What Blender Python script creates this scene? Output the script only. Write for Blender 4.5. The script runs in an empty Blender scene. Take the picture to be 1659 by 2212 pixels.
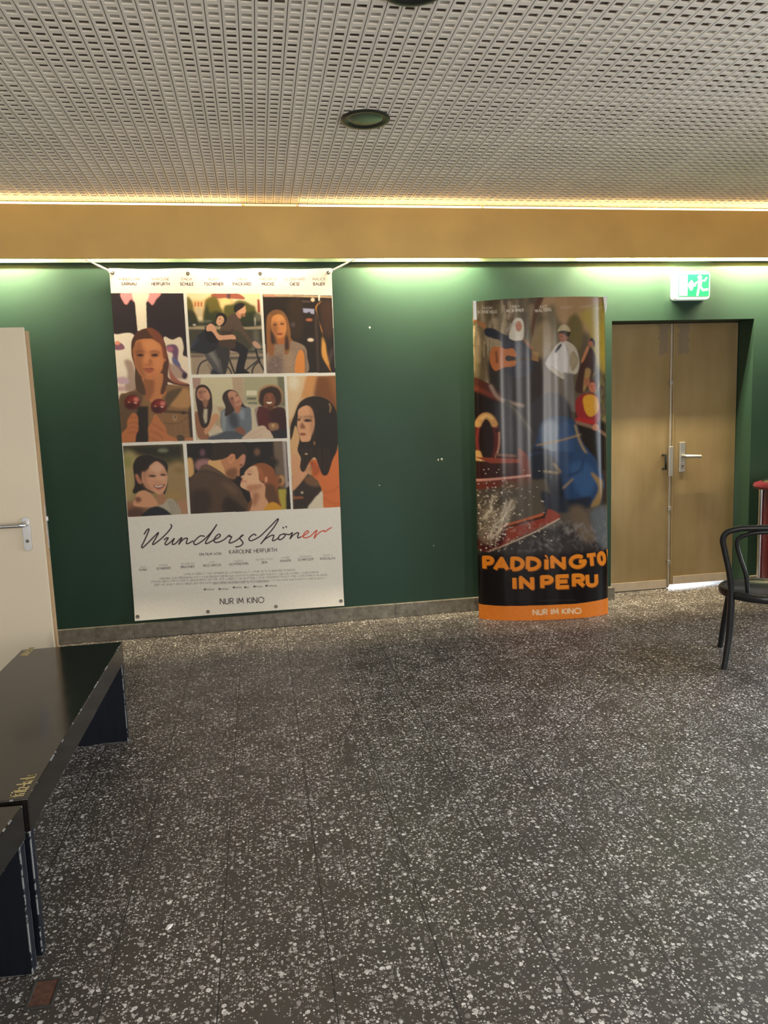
import bpy, bmesh, math, random
import numpy as np
from mathutils import Vector, Matrix

SC = bpy.context.scene
COL = SC.collection
PI = math.pi
# ------------------------------------------------------------------ camera
cd = bpy.data.cameras.new('camera'); cam = bpy.data.objects.new('camera', cd); COL.objects.link(cam)
CR, CU, CF = Vector((.9852, -.1678, -.0357)), Vector((.0570, .1236, .9907)), Vector((.1618, .9780, -.1313))
cam.matrix_world = Matrix(((CR.x, CU.x, -CF.x, 0), (CR.y, CU.y, -CF.y, 0), (CR.z, CU.z, -CF.z, 1.5), (0, 0, 0, 1)))
cd.sensor_fit = 'VERTICAL'; cd.sensor_height = 36; cd.lens = 1602.8/2212*36; cd.clip_start = .05
SC.camera = cam
# ------------------------------------------------------------------ light and exposure
SC.view_settings.view_transform = 'Standard'; SC.view_settings.look = 'None'; SC.view_settings.gamma = 1; SC.view_settings.use_curve_mapping = False
SC.view_settings.exposure = 1.0
wd = bpy.data.worlds.new('world'); SC.world = wd; wd.use_nodes = True
wd.node_tree.nodes['Background'].inputs[0].default_value = (.75, .86, 1, 1); wd.node_tree.nodes['Background'].inputs[1].default_value = .6
def area(name, loc, target, sx, sy, power, col, spread=180):
    l = bpy.data.lights.new(name, 'AREA'); l.shape = 'RECTANGLE'; l.size = sx; l.size_y = sy; l.energy = power; l.color = col; l.spread = math.radians(spread)
    o = bpy.data.objects.new(name, l); COL.objects.link(o); o.location = loc
    d = Vector(target)-Vector(loc); o.rotation_euler = d.to_track_quat('-Z', 'Z' if abs(d.z) < .9*d.length else 'Y').to_euler()
    return o
# daylight through the glazed front behind the camera and the side window on the right
for x in (-1.6, .7, 3.3): area('daylight_front', (x, -3.3, 1.5), (x*.6+.3, 2, 1.3), .62, 2.4, 34, (1.0, .955, .90))
area('daylight_side', (5.1, 2.5, 1.3), (1.6, 1.8, .0), 3.2, 2.2, 105, (.82, .91, 1.0), 120)
# daylight in the yard behind the double door
area('daylight_yard', (3.55, 6.5, .6), (3.5, 5.4, .0), 1.4, .8, 45, (.86, .93, 1.0))
# fluorescent tubes on the wall behind the yellow board, shining down
for x0, x1, pw in ((-1.95, -1.35, 1.0), (-1.1, -.55, .16), (-.35, .35, .16), (.78, 1.55, 1.0), (2.05, 2.25, .25), (2.45, 3.25, 1.25), (3.55, 4.3, 1.25)):
    area('cove_tube_light', ((x0+x1)/2, 5.160, 2.68), ((x0+x1)/2, 5.290, 2.52), x1-x0, .03, 50*pw*(x1-x0), (1.0, .87, .58))

# ------------------------------------------------------------------ materials
class N:
    def __init__(s, name, base=(.5, .5, .5), rough=.5, metal=0., spec=.5):
        s.m = bpy.data.materials.new(name); s.m.use_nodes = True; s.t = s.m.node_tree; s.b = s.t.nodes['Principled BSDF']
        s.set('Base Color', (*base, 1)); s.set('Roughness', rough); s.set('Metallic', metal); s.set('Specular IOR Level', spec)
    def set(s, k, v):
        if hasattr(v, 'links') or isinstance(v, bpy.types.NodeSocket): s.t.links.new(v, s.b.inputs[k])
        else: s.b.inputs[k].default_value = v
    def n(s, typ, props=None, **ins):
        q = s.t.nodes.new(typ)
        for k, v in (props or {}).items(): setattr(q, k, v)
        for k, v in ins.items():
            key = k.replace('_', ' ') if not k.startswith('i') or not k[1:].isdigit() else int(k[1:])
            i = q.inputs[key]
            if isinstance(v, bpy.types.NodeSocket): s.t.links.new(v, i)
            else: i.default_value = v
        return q
    def pos(s, scale=(1, 1, 1), loc=(0, 0, 0)):
        tc = s.n('ShaderNodeTexCoord'); mp = s.n('ShaderNodeMapping', i0=tc.outputs['Object'], i1=loc, i3=scale); return mp.outputs[0]
    def noise(s, v, scale, detail=3, rough=.5): return s.n('ShaderNodeTexNoise', Vector=v, Scale=scale, Detail=detail, Roughness=rough).outputs[0]
    def math(s, op, a, b=0., c=0.):
        q = s.t.nodes.new('ShaderNodeMath'); q.operation = op
        for i, v in enumerate((a, b, c)):
            if isinstance(v, bpy.types.NodeSocket): s.t.links.new(v, q.inputs[i])
            else: q.inputs[i].default_value = v
        return q.outputs[0]
    def ramp(s, f, stops):
        q = s.t.nodes.new('ShaderNodeValToRGB'); s.t.links.new(f, q.inputs[0]); e = q.color_ramp.elements
        while len(e) < len(stops): e.new(.5)
        for i, (p, c) in enumerate(stops): e[i].position = p; e[i].color = (*c, 1) if len(c) == 3 else c
        return q.outputs[0]
    def mix(s, f, a, b):
        q = s.t.nodes.new('ShaderNodeMix'); q.data_type = 'RGBA'
        for i, v in ((0, f), (6, a), (7, b)):
            if isinstance(v, bpy.types.NodeSocket): s.t.links.new(v, q.inputs[i])
            else: q.inputs[i].default_value = v if i == 0 else (*v, 1)
        return q.outputs[2]
    def sep(s, v):
        q = s.n('ShaderNodeSeparateXYZ', Vector=v); return q.outputs
    def bump(s, h, strength=.2, dist=.01):
        s.set('Normal', s.n('ShaderNodeBump', Height=h, Strength=strength, Distance=dist).outputs[0])

def plain(name, base, rough=.5, metal=0., spec=.5, vary=.06, scale=18):
    k = N(name, base, rough, metal, spec); v = k.pos(); f = k.noise(v, scale, 3)
    lo = tuple(max(0, c*(1-vary)) for c in base); hi = tuple(min(1, c*(1+vary)) for c in base)
    k.set('Base Color', k.ramp(f, [(.3, lo), (.7, hi)])); return k.m

def m_floor():
    k = N('terrazzo', rough=.4); v = k.pos(); X, Y, Z = k.sep(v)
    warp = k.n('ShaderNodeTexNoise', Vector=v, Scale=110., Detail=2.); wv = k.n('ShaderNodeVectorMath', {'operation': 'SCALE'}, i0=warp.outputs[1]); wv.inputs[3].default_value = .008
    p = k.n('ShaderNodeVectorMath', {'operation': 'ADD'}, i0=v, i1=wv.outputs[0]).outputs[0]
    base = k.ramp(k.noise(v, 2.2, 4), [(.3, (.043, .034, .0275)), (.7, (.061, .0495, .041))])
    fine = k.noise(v, 160, 2); base = k.mix(k.math('MULTIPLY', fine, .5), base, (.095, .083, .075))
    dens = k.noise(v, 5.0, 3, .6)
    col = base; big = None
    for sc, rad, pr in ((48., .30, .30), (85., .34, .38), (150., .36, .42)):
        vo = k.n('ShaderNodeTexVoronoi', {'voronoi_dimensions': '2D'}, Vector=p, Scale=sc, Randomness=1.)
        rnd = k.sep(vo.outputs['Color'])
        keep = k.math('LESS_THAN', rnd[0], k.math('MULTIPLY', k.math('SUBTRACT', dens, .18), pr*2.35))
        mk = k.math('MULTIPLY', keep, k.math('LESS_THAN', vo.outputs['Distance'], k.math('MULTIPLY', k.math('ADD', .5, k.math('MULTIPLY', rnd[2], .8)), rad)))
        chip = k.ramp(rnd[1], [(0, (.13, .115, .105)), (.35, (.27, .245, .225)), (.7, (.50, .465, .43)), (1, (.76, .72, .67))])
        col = k.mix(mk, col, chip); big = mk if big is None else k.math('MAXIMUM', big, mk)
    # joints between the tiles
    fx = k.math('FRACT', k.math('DIVIDE', k.math('ADD', X, .185), .3)); jx = k.math('LESS_THAN', k.math('MINIMUM', fx, k.math('SUBTRACT', 1, fx)), .008)
    idx = k.math('FLOOR', k.math('DIVIDE', k.math('ADD', X, .185), .3))
    hsh = k.math('FRACT', k.math('MULTIPLY', k.math('SINE', k.math('MULTIPLY', idx, 12.9898)), 43.758))
    fy = k.math('FRACT', k.math('DIVIDE', k.math('ADD', Y, k.math('SUBTRACT', k.math('MULTIPLY', k.math('ROUND', hsh), .28), 1.89)), .6)); jy = k.math('LESS_THAN', k.math('MINIMUM', fy, k.math('SUBTRACT', 1, fy)), .0022)
    tone = k.math('FRACT', k.math('MULTIPLY', k.math('ADD', idx, k.math('FLOOR', k.math('DIVIDE', Y, .6))), .618))
    col = k.mix(k.math('MULTIPLY', tone, .12), col, (.03, .026, .024))
    joint = k.math('MAXIMUM', jx, k.math('MULTIPLY', jy, .7))
    col = k.mix(k.math('MULTIPLY', joint, .9), col, (.022, .02, .019))
    k.set('Base Color', col)
    k.set('Roughness', k.math('ADD', .36, k.math('MULTIPLY', k.noise(v, 3.1, 4), .2)))
    h = k.math('SUBTRACT', k.math('ADD', k.math('MULTIPLY', k.noise(v, 34, 3), .6), k.math('MULTIPLY', big, .12)), joint)
    k.bump(h, .3, .002)
    return k.m

def m_green():
    k = N('green_wall_paint', rough=.5, spec=.25); v = k.pos(); X, Y, Z = k.sep(v)
    col = k.ramp(k.noise(v, 1.6, 4), [(.3, (.0185, .046, .030)), (.7, (.023, .054, .036))])
    p = k.n('ShaderNodeCombineXYZ', X=X, Y=0., Z=Z).outputs[0]
    w = k.n('ShaderNodeTexNoise', Vector=v, Scale=60.); wq = k.n('ShaderNodeVectorMath', {'operation': 'SCALE'}, i0=w.outputs[1]); wq.inputs[3].default_value = .014
    p = k.n('ShaderNodeVectorMath', {'operation': 'ADD'}, i0=p, i1=wq.outputs[0]).outputs[0]
    for cx, cz, r in CHIPS:
        d = k.n('ShaderNodeVectorMath', {'operation': 'DISTANCE'}, i0=p, i1=(cx+.007, .007, cz+.007)).outputs['Value']
        col = k.mix(k.math('LESS_THAN', d, r), col, (.55, .55, .48))
    k.set('Base Color', col); k.bump(k.noise(v, 120, 3), .12, .002); return k.m
CHIPS = [(.822, 2.106, .0075), (1.291, 1.152, .006), (1.318, 1.156, .008), (.85, .985, .004), (1.24, .52, .004)]

def m_print(name, rough, coat=0., spec=.5):
    k = N(name, rough=rough, spec=spec); a = k.n('ShaderNodeAttribute', {'attribute_name': 'print'}); k.set('Base Color', a.outputs['Color'])
    if coat: k.b.inputs['Coat Weight'].default_value = coat; k.b.inputs['Coat Roughness'].default_value = .06
    return k.m

def m_door():
    k = N('worn_brass_sheet', rough=.4, metal=.55); v = k.pos((1, 1, 1)); X, Y, Z = k.sep(v)
    s1 = k.noise(k.pos((2.6, 1, .45)), 1.9, 4, .55); s2 = k.noise(k.pos((1.4, 1, .9)), 1.7, 3, .5)
    f = k.math('ADD', k.math('MULTIPLY', s1, .55), k.math('MULTIPLY', s2, .45))
    col = k.ramp(f, [(.30, (.27, .19, .085)), (.5, (.35, .255, .125)), (.70, (.44, .33, .185))])
    # grey worn patches beside the seam at the head
    for sx in (-.075, .09):
        dx = k.math('ABSOLUTE', k.math('SUBTRACT', X, .02+sx)); dz = k.math('ABSOLUTE', k.math('SUBTRACT', Z, 2.0))
        w = k.math('MULTIPLY', k.noise(v, 22, 4), .09)
        mk = k.math('MULTIPLY', k.math('LESS_THAN', k.math('ADD', dx, w), .088), k.math('LESS_THAN', k.math('ADD', dz, w), .165))
        col = k.mix(k.math('MULTIPLY', mk, .55), col, (.20, .175, .15))
    k.set('Base Color', col); k.set('Roughness', k.math('ADD', .3, k.math('MULTIPLY', s2, .25))); return k.m

def m_bench(name, c, rough, wear=.56):
    k = N(name, c, rough); v = k.pos()
    bv = k.n('ShaderNodeBevel', {'samples': 6}, Radius=.005); ge = k.n('ShaderNodeNewGeometry')
    d = k.n('ShaderNodeVectorMath', {'operation': 'DOT_PRODUCT'}, i0=bv.outputs[0], i1=ge.outputs['Normal']).outputs['Value']
    edge = k.math('LESS_THAN', d, .985); patch = k.math('GREATER_THAN', k.noise(v, 13, 4, .7), wear)
    f = k.noise(k.pos((30, 1.2, 1)), 3, 4); col = k.ramp(f, [(.35, tuple(x*.8 for x in c)), (.65, tuple(min(1, x*1.2) for x in c))])
    col = k.mix(k.math('MULTIPLY', edge, patch), col, (.42, .42, .41))
    k.set('Base Color', col); k.set('Roughness', k.math('ADD', rough-.05, k.math('MULTIPLY', k.noise(v, 6, 4), .12))); return k.m

def m_stone():
    k = N('skirting_stone', rough=.55); v = k.pos(); X, Y, Z = k.sep(v)
    col = k.ramp(k.noise(v, 24, 5, .65), [(.3, (.10, .085, .062)), (.55, (.165, .145, .11)), (.75, (.24, .215, .17))])
    fx = k.math('FRACT', k.math('DIVIDE', k.math('ADD', X, .31), .62)); j = k.math('LESS_THAN', fx, .006)
    k.set('Base Color', k.mix(k.math('MULTIPLY', j, .7), col, (.04, .035, .03))); k.bump(k.noise(v, 60, 4), .2, .003); return k.m

def m_emit(name, col, strength, base=(.8, .8, .8)):
    k = N(name, base, .4); k.set('Emission Color', (*col, 1)); k.set('Emission Strength', strength); return k.m

M = dict(
 floor=m_floor(), green=m_green(), stone=m_stone(), door=m_door(),
 ochre=plain('ochre_board_paint', (.70, .43, .125), .5, vary=.1, scale=2.5),
 cream=plain('cream_cove_paint', (.74, .66, .48), .6), ledge=plain('pale_green_ledge_paint', (.13, .19, .12), .5),
 ceil=plain('ceiling_tile_white', (.85, .78, .68), .65, vary=.03, scale=1.4), pit=plain('ceiling_felt_grey', (.085, .062, .045), .9, vary=.75, scale=14), pit_pale=plain('ceiling_backing_pale', (.50, .465, .41), .8, vary=.15, scale=14), old_iron=plain('old_iron', (.10, .095, .09), .5, .6), seam=plain('ceiling_seam_shadow_gap', (.30, .28, .25), .8),
 grey_wall=plain('grey_room_paint', (.5, .48, .44), .7), black=plain('black_lacquer', (.012, .013, .014), .28), ringblack=plain('black_lamp_ring', (.015, .017, .015), .4),
 lens=plain('dark_green_lamp_glass', (.085, .10, .068), .22), white_door=plain('cream_door_paint', (.68, .585, .44), .38, vary=.03, scale=2), wood=plain('raw_door_edge_wood', (.42, .28, .15), .6),
 steel=plain('brushed_steel', (.55, .55, .55), .3, 1.), zinc=plain('dull_zinc_plate', (.42, .41, .39), .42, .8), brassedge=plain('worn_metal_seam', (.42, .37, .30), .35, .6), kick=plain('tan_kick_strip', (.50, .41, .31), .4, .3), chrome=plain('chrome', (.72, .72, .74), .1, 1.),
 bench=m_bench('black_bench_paint', (.015, .0135, .0125), .13), navy=m_bench('navy_panel_paint', (.006, .009, .017), .35, .47), letter=plain('yellow_stencil_paint', (.62, .48, .22), .6),
 banner=m_print('printed_banner_vinyl', .45, 0, .25), standee=m_print('glossy_printed_card', .16, 0, .28), card=plain('card_back', (.5, .42, .3), .8), clip=plain('white_clip_plastic', (.8, .8, .76), .35), eyelet=plain('dark_eyelet_metal', (.14, .12, .10), .35, .7), cord=plain('white_cord', (.78, .75, .68), .7),
 housing=m_emit('lit_sign_housing', (.75, 1, .86), .12, (.75, .82, .76)), strip=m_emit('warm_light_strip_glow', (1, .72, .36), 3.4),
 red=plain('red_enamel', (.15, .018, .028), .25), darkred=plain('dark_red_panel', (.085, .008, .018), .2), rust=plain('rusty_socket_floor', (.10, .042, .024), .8, vary=.4, scale=60), scrap=plain('white_paper', (.8, .78, .72), .8),
 dim=m_emit('warm_light_strip_dim', (1, .66, .28), 1.0, (.6, .45, .2)),
)
k = N('lit_exit_sign_print', rough=.35); a_ = k.n('ShaderNodeAttribute', {'attribute_name': 'print'}); k.set('Base Color', a_.outputs['Color']); k.set('Emission Color', a_.outputs['Color']); k.set('Emission Strength', .42); M['sign'] = k.m

# ------------------------------------------------------------------ mesh helpers
class MB:
    def __init__(s): s.v = []; s.f = []; s.mi = []; s.cur = 0
    def add(s, vs, fs):
        o = len(s.v); s.v += [tuple(map(float, q)) for q in vs]; s.f += [tuple(i+o for i in q) for q in fs]; s.mi += [s.cur]*len(fs); return s
    def box(s, x0, x1, y0, y1, z0, z1):
        return s.add([(x0, y0, z0), (x1, y0, z0), (x1, y1, z0), (x0, y1, z0), (x0, y0, z1), (x1, y0, z1), (x1, y1, z1), (x0, y1, z1)],
                     [(0, 3, 2, 1), (4, 5, 6, 7), (0, 1, 5, 4), (1, 2, 6, 5), (2, 3, 7, 6), (3, 0, 4, 7)])
    def tube(s, P, r, n=12, closed=False):
        P = [Vector(p) for p in P]; m = len(P); R = r if hasattr(r, '__len__') else [r]*m; vs = []; up = None
        for i in range(m):
            a = P[(i-1) % m] if closed or i else P[0]; b = P[(i+1) % m] if closed or i < m-1 else P[-1]
            t = (b-a).normalized()
            if up is None: up = t.orthogonal().normalized()
            up = (up-t*up.dot(t)).normalized(); q = t.cross(up)
            for j in range(n): an = 2*PI*j/n; vs.append(P[i]+(up*math.cos(an)+q*math.sin(an))*R[i])
        fs = []
        for i in range(m if closed else m-1):
            k2 = (i+1) % m
            for j in range(n): fs.append((i*n+j, i*n+(j+1) % n, k2*n+(j+1) % n, k2*n+j))
        if not closed: fs += [tuple(range(n-1, -1, -1)), tuple((m-1)*n+j for j in range(n))]
        return s.add(vs, fs)
    def lathe(s, prof, c, axis='z', n=32):
        vs = []; fs = []; m = len(prof)
        for r, h in prof:
            for j in range(n):
                a = 2*PI*j/n; x, y = r*math.cos(a), r*math.sin(a)
                vs.append((c[0]+x, c[1]+y, c[2]+h) if axis == 'z' else (c[0]+x, c[1]-h, c[2]+y))
        for i in range(m-1):
            for j in range(n): fs.append((i*n+j, i*n+(j+1) % n, (i+1)*n+(j+1) % n, (i+1)*n+j))
        if prof[0][0] > 0: fs.append(tuple(range(n-1, -1, -1)))
        if prof[-1][0] > 0: fs.append(tuple((m-1)*n+j for j in range(n)))
        return s.add(vs, fs)
    def prism(s, pts, y0, y1):
        """outline in x, z pushed from y0 to y1"""
        n = len(pts); vs = [(x, y0, z) for x, z in pts]+[(x, y1, z) for x, z in pts]
        return s.add(vs, [tuple(range(n)), tuple(range(2*n-1, n-1, -1))]+[(i, n+i, n+(i+1) % n, (i+1) % n) for i in range(n)])
    def build(s, name, mat, parent=None, smooth=False, bevel=0., sub=0, local=False):
        me = bpy.data.meshes.new(name); off = Vector((0, 0, 0))
        if parent is not None and not local: off = parent.matrix_world.translation if parent.parent is None and parent.type != 'EMPTY' else ORG.get(parent.name, Vector((0, 0, 0)))
        me.from_pydata([tuple(Vector(q)-off) for q in s.v], [], s.f)
        mats = mat if isinstance(mat, (list, tuple)) else [mat]
        for q in mats: me.materials.append(q)
        if len(mats) > 1: me.polygons.foreach_set('material_index', s.mi)
        bm = bmesh.new(); bm.from_mesh(me); bmesh.ops.remove_doubles(bm, verts=bm.verts, dist=1e-6); bmesh.ops.recalc_face_normals(bm, faces=bm.faces); bm.to_mesh(me); bm.free()
        o = bpy.data.objects.new(name, me); COL.objects.link(o)
        if parent is not None: o.parent = parent; ORG[o.name] = off
        else: ORG[o.name] = Vector((0, 0, 0))
        if bevel: b = o.modifiers.new('bevel', 'BEVEL'); b.width = bevel; b.segments = 2; b.limit_method = 'ANGLE'; b.angle_limit = .7
        if sub: q = o.modifiers.new('sub', 'SUBSURF'); q.levels = q.render_levels = sub
        if smooth:
            me.polygons.foreach_set('use_smooth', [True]*len(me.polygons))
            if smooth != 'all': me.set_sharp_from_angle(angle=.7)
        return o
ORG = {}
def thing(name, label, cat, loc=(0, 0, 0), group=None, rz=0.):
    o = bpy.data.objects.new(name, None); COL.objects.link(o); o.location = loc; o.rotation_euler = (0, 0, rz); o.empty_display_size = .1; ORG[o.name] = Vector(loc)
    o['label'] = label; o['category'] = cat
    if group: o['group'] = group
    return o
def struct(o): o['kind'] = 'structure'; return o
def sthing(name, loc):
    o = bpy.data.objects.new(name, None); COL.objects.link(o); o.location = loc; ORG[o.name] = Vector(loc); o['kind'] = 'structure'; return o
def tag(o, label, cat, group=None):
    o['label'] = label; o['category'] = cat
    if group: o['group'] = group
    return o
def rrect(x0, x1, z0, z1, r, n=6):
    P = []
    for cx, cz, a in ((x1-r, z1-r, 0), (x0+r, z1-r, 90), (x0+r, z0+r, 180), (x1-r, z0+r, 270)):
        for i in range(n+1): t = math.radians(a+90*i/n); P.append((cx+r*math.cos(t), cz+r*math.sin(t)))
    return P
def printed_sheet(name, img, surf, mat, parent, off):
    """a sheet whose ink is kept per vertex; surf(s, t) gives the points, s across and t down"""
    h, w, _ = img.shape; S, T = np.meshgrid(np.linspace(0, 1, w), np.linspace(0, 1, h)); V = surf(S.ravel(), T.ravel())-np.array(off)
    idx = np.arange(w*h).reshape(h, w); F = np.stack([idx[:-1, :-1], idx[1:, :-1], idx[1:, 1:], idx[:-1, 1:]], -1).reshape(-1, 4)
    me = bpy.data.meshes.new(name); me.vertices.add(len(V)); me.vertices.foreach_set('co', V.astype(np.float32).ravel())
    me.loops.add(F.size); me.loops.foreach_set('vertex_index', F.astype(np.int32).ravel()); me.polygons.add(len(F)); me.polygons.foreach_set('loop_start', np.arange(0, F.size, 4, dtype=np.int32))
    me.update(calc_edges=True); me.validate()
    ca = me.color_attributes.new('print', 'FLOAT_COLOR', 'POINT'); ca.data.foreach_set('color', np.c_[img.reshape(-1, 3), np.ones(w*h)].astype(np.float32).ravel())
    me.polygons.foreach_set('use_smooth', [True]*len(me.polygons)); me.materials.append(mat)
    o = bpy.data.objects.new(name, me); COL.objects.link(o); o.parent = parent; return o

# ---------------------------------------------------------------- printed pictures, drawn into arrays
def lin(c):
    c = np.asarray(c, float)/255.0
    return np.where(c <= .04045, c/12.92, ((c+.055)/1.055)**2.4)

def homog(src, dst):
    A = []; b = []
    for (x, y), (u, v) in zip(src, dst):
        A += [[x, y, 1, 0, 0, 0, -u*x, -u*y], [0, 0, 0, x, y, 1, -v*x, -v*y]]; b += [u, v]
    return np.append(np.linalg.solve(np.array(A, float), np.array(b, float)), 1).reshape(3, 3)

def blur(m, s):
    if s < .3: return m
    r = int(3*s+1); k = np.exp(-.5*(np.arange(-r, r+1)/s)**2); k /= k.sum()
    for ax in (0, 1):
        p = [(0, 0)]*m.ndim; p[ax] = (r, r)
        q = np.pad(m, p, mode='edge'); n = m.shape[ax]; o = np.zeros_like(m)
        for i, w in enumerate(k):
            o += w*(q[i:i+n] if ax == 0 else q[:, i:i+n])
        m = o
    return m

def smooth_pts(P, closed=True, n=6):
    P = np.asarray(P, float); N = len(P); out = []
    for i in range(N if closed else N-1):
        if closed: a, b, c, d = P[(i-1) % N], P[i], P[(i+1) % N], P[(i+2) % N]
        else: a, b, c, d = P[max(i-1, 0)], P[i], P[i+1], P[min(i+2, N-1)]
        for t in np.linspace(0, 1, n, endpoint=False):
            out.append(.5*((2*b)+(c-a)*t+(2*a-5*b+4*c-d)*t*t+(3*b-a-3*c+d)*t**3))
    if not closed: out.append(P[-1])
    return np.array(out)

class Canvas:
    """an array of linear colours, with pictures drawn in the coordinates of a mapping"""
    def __init__(s, w, h, base, seed=3):
        s.w, s.h = w, h; s.a = np.ones((h, w, 3))*lin(base); s.clip = None; s.map = lambda p: np.asarray(p, float); s.k = 1.0
        s.rng = np.random.default_rng(seed)
    def comp(s, m, x0, y0, col, al=1.0):
        h, w = m.shape
        if s.clip is not None: m = m*s.clip[y0:y0+h, x0:x0+w]
        m = (m*al)[..., None]; s.a[y0:y0+h, x0:x0+w] = s.a[y0:y0+h, x0:x0+w]*(1-m)+lin(col)*m
    def mask(s, P, soft=0.):
        soft *= .42
        pad = int(3*soft+3)
        x0 = int(max(0, math.floor(P[:, 0].min())-pad)); x1 = int(min(s.w, math.ceil(P[:, 0].max())+pad))
        y0 = int(max(0, math.floor(P[:, 1].min())-pad)); y1 = int(min(s.h, math.ceil(P[:, 1].max())+pad))
        if x1 <= x0 or y1 <= y0: return None
        X, Y = np.meshgrid(np.arange(x0, x1, .5)+.25, np.arange(y0, y1, .5)+.25)
        ins = np.zeros(X.shape, bool); Q = np.roll(P, -1, 0)
        for (xa, ya), (xb, yb) in zip(P, Q):
            if ya == yb: continue
            r0 = int(np.clip((min(ya, yb)-y0)*2-1, 0, X.shape[0])); r1 = int(np.clip((max(ya, yb)-y0)*2+2, 0, X.shape[0]))
            if r1 <= r0: continue
            y = Y[r0:r1]; x = X[r0:r1]
            c = ((ya > y) != (yb > y)) & (x < (xb-xa)*(y-ya)/(yb-ya)+xa)
            ins[r0:r1] ^= c
        m = ins.astype(float); m = (m[::2, ::2]+m[1::2, ::2]+m[::2, 1::2]+m[1::2, 1::2])/4
        return blur(m, soft), x0, y0
    def poly(s, pts, col, soft=.6, al=1., sm=True):
        P = smooth_pts(pts) if sm else np.asarray(pts, float)
        r = s.mask(s.map(P), soft)
        if r: s.comp(r[0], r[1], r[2], col, al)
    def quad(s, pts, col, soft=0, al=1.): s.poly(pts, col, soft, al, False)
    def ell(s, cx, cy, rx, ry, col, soft=.6, al=1., rot=0):
        t = np.linspace(0, 2*np.pi, 28, endpoint=False); c, n = math.cos(math.radians(rot)), math.sin(math.radians(rot))
        x = rx*np.cos(t); y = ry*np.sin(t)
        s.poly(np.stack([cx+x*c-y*n, cy+x*n+y*c], 1), col, soft, al, False)
    def line(s, pts, w, col, soft=.3, al=1., sm=True, cap=True, taper=None):
        P = smooth_pts(pts, False) if sm and len(pts) > 2 else np.asarray(pts, float)
        s.stroke([s.map(P)], w*s.k, col, soft, al, cap)
    def stroke(s, polys, w, col, soft=0., al=1., cap=True):
        A = np.concatenate(polys); pad = w/2+3+3*soft
        x0 = int(max(0, A[:, 0].min()-pad)); x1 = int(min(s.w, A[:, 0].max()+pad+1)); y0 = int(max(0, A[:, 1].min()-pad)); y1 = int(min(s.h, A[:, 1].max()+pad+1))
        if x1 <= x0 or y1 <= y0: return
        M = np.zeros((y1-y0, x1-x0))
        for P in polys:
            n = len(P)
            for i in range(n-1):
                a, b = P[i], P[i+1]; L = math.hypot(*(b-a))
                if L < 1e-6: continue
                e0 = w/2 if (cap or i > 0) else 0.; e1 = w/2 if (cap or i < n-2) else 0.
                q = w/2+2
                xa = int(max(x0, min(a[0], b[0])-q)); xb = int(min(x1, max(a[0], b[0])+q+1)); ya = int(max(y0, min(a[1], b[1])-q)); yb = int(min(y1, max(a[1], b[1])+q+1))
                if xb <= xa or yb <= ya: continue
                X, Y = np.meshgrid(np.arange(xa, xb)+.5, np.arange(ya, yb)+.5)
                d = (b-a)/L; px = (X-a[0])*d[0]+(Y-a[1])*d[1]; pe = np.abs(-(X-a[0])*d[1]+(Y-a[1])*d[0])
                if e0 and e1: D = np.hypot(pe, px-np.clip(px, 0, L)); m = np.clip(w/2-D+.5, 0, 1)
                else:
                    m = np.clip(w/2-pe+.5, 0, 1)
                    m1 = np.clip(np.minimum(px+.5, L-px+.5), 0, 1)*m
                    D = np.hypot(pe, px-np.clip(px, 0, L)); m2 = np.clip(w/2-D+.5, 0, 1)
                    if not e0: m2 = m2*np.clip(px+.5, 0, 1)
                    if not e1: m2 = m2*np.clip(L-px+.5, 0, 1)
                    m = np.maximum(m1, m2)
                v = M[ya-y0:yb-y0, xa-x0:xb-x0]; np.maximum(v, m, out=v)
        s.comp(blur(M, soft), x0, y0, col, al)
    def text(s, txt, cx, cy, ch, w, col, ang=0., sx=1., soft=0., al=1., cap=False, jit=0., gap=.24):
        """centred at cx, cy (map coordinates), cap height ch, stroke w x ch, in the stroke alphabet"""
        polys, W = text_polys(txt, gap)
        c, n = math.cos(math.radians(ang)), math.sin(math.radians(ang)); out = []
        for gi, P in polys:
            x = (P[:, 0]-W/2)*ch*sx; y = -(P[:, 1]-.5)*ch
            if jit: y = y+jit*ch*math.sin(gi*2.7)
            out.append(s.map(np.stack([cx+x*c-y*n, cy+x*n+y*c], 1)))
        s.stroke(out, w*ch*s.k, col, soft, al, cap)
    def noise(s, amp, sc, seed=0, stretch=(1, 1)):
        g = np.random.default_rng(seed).normal(size=(s.h, s.w)); g = blur(g, sc) if stretch == (1, 1) else g
        g /= g.std()+1e-9
        f = 1+amp*g[..., None]
        if s.clip is not None: f = 1+(f-1)*s.clip[..., None]
        s.a = np.clip(s.a*f, 0, 1)

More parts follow.
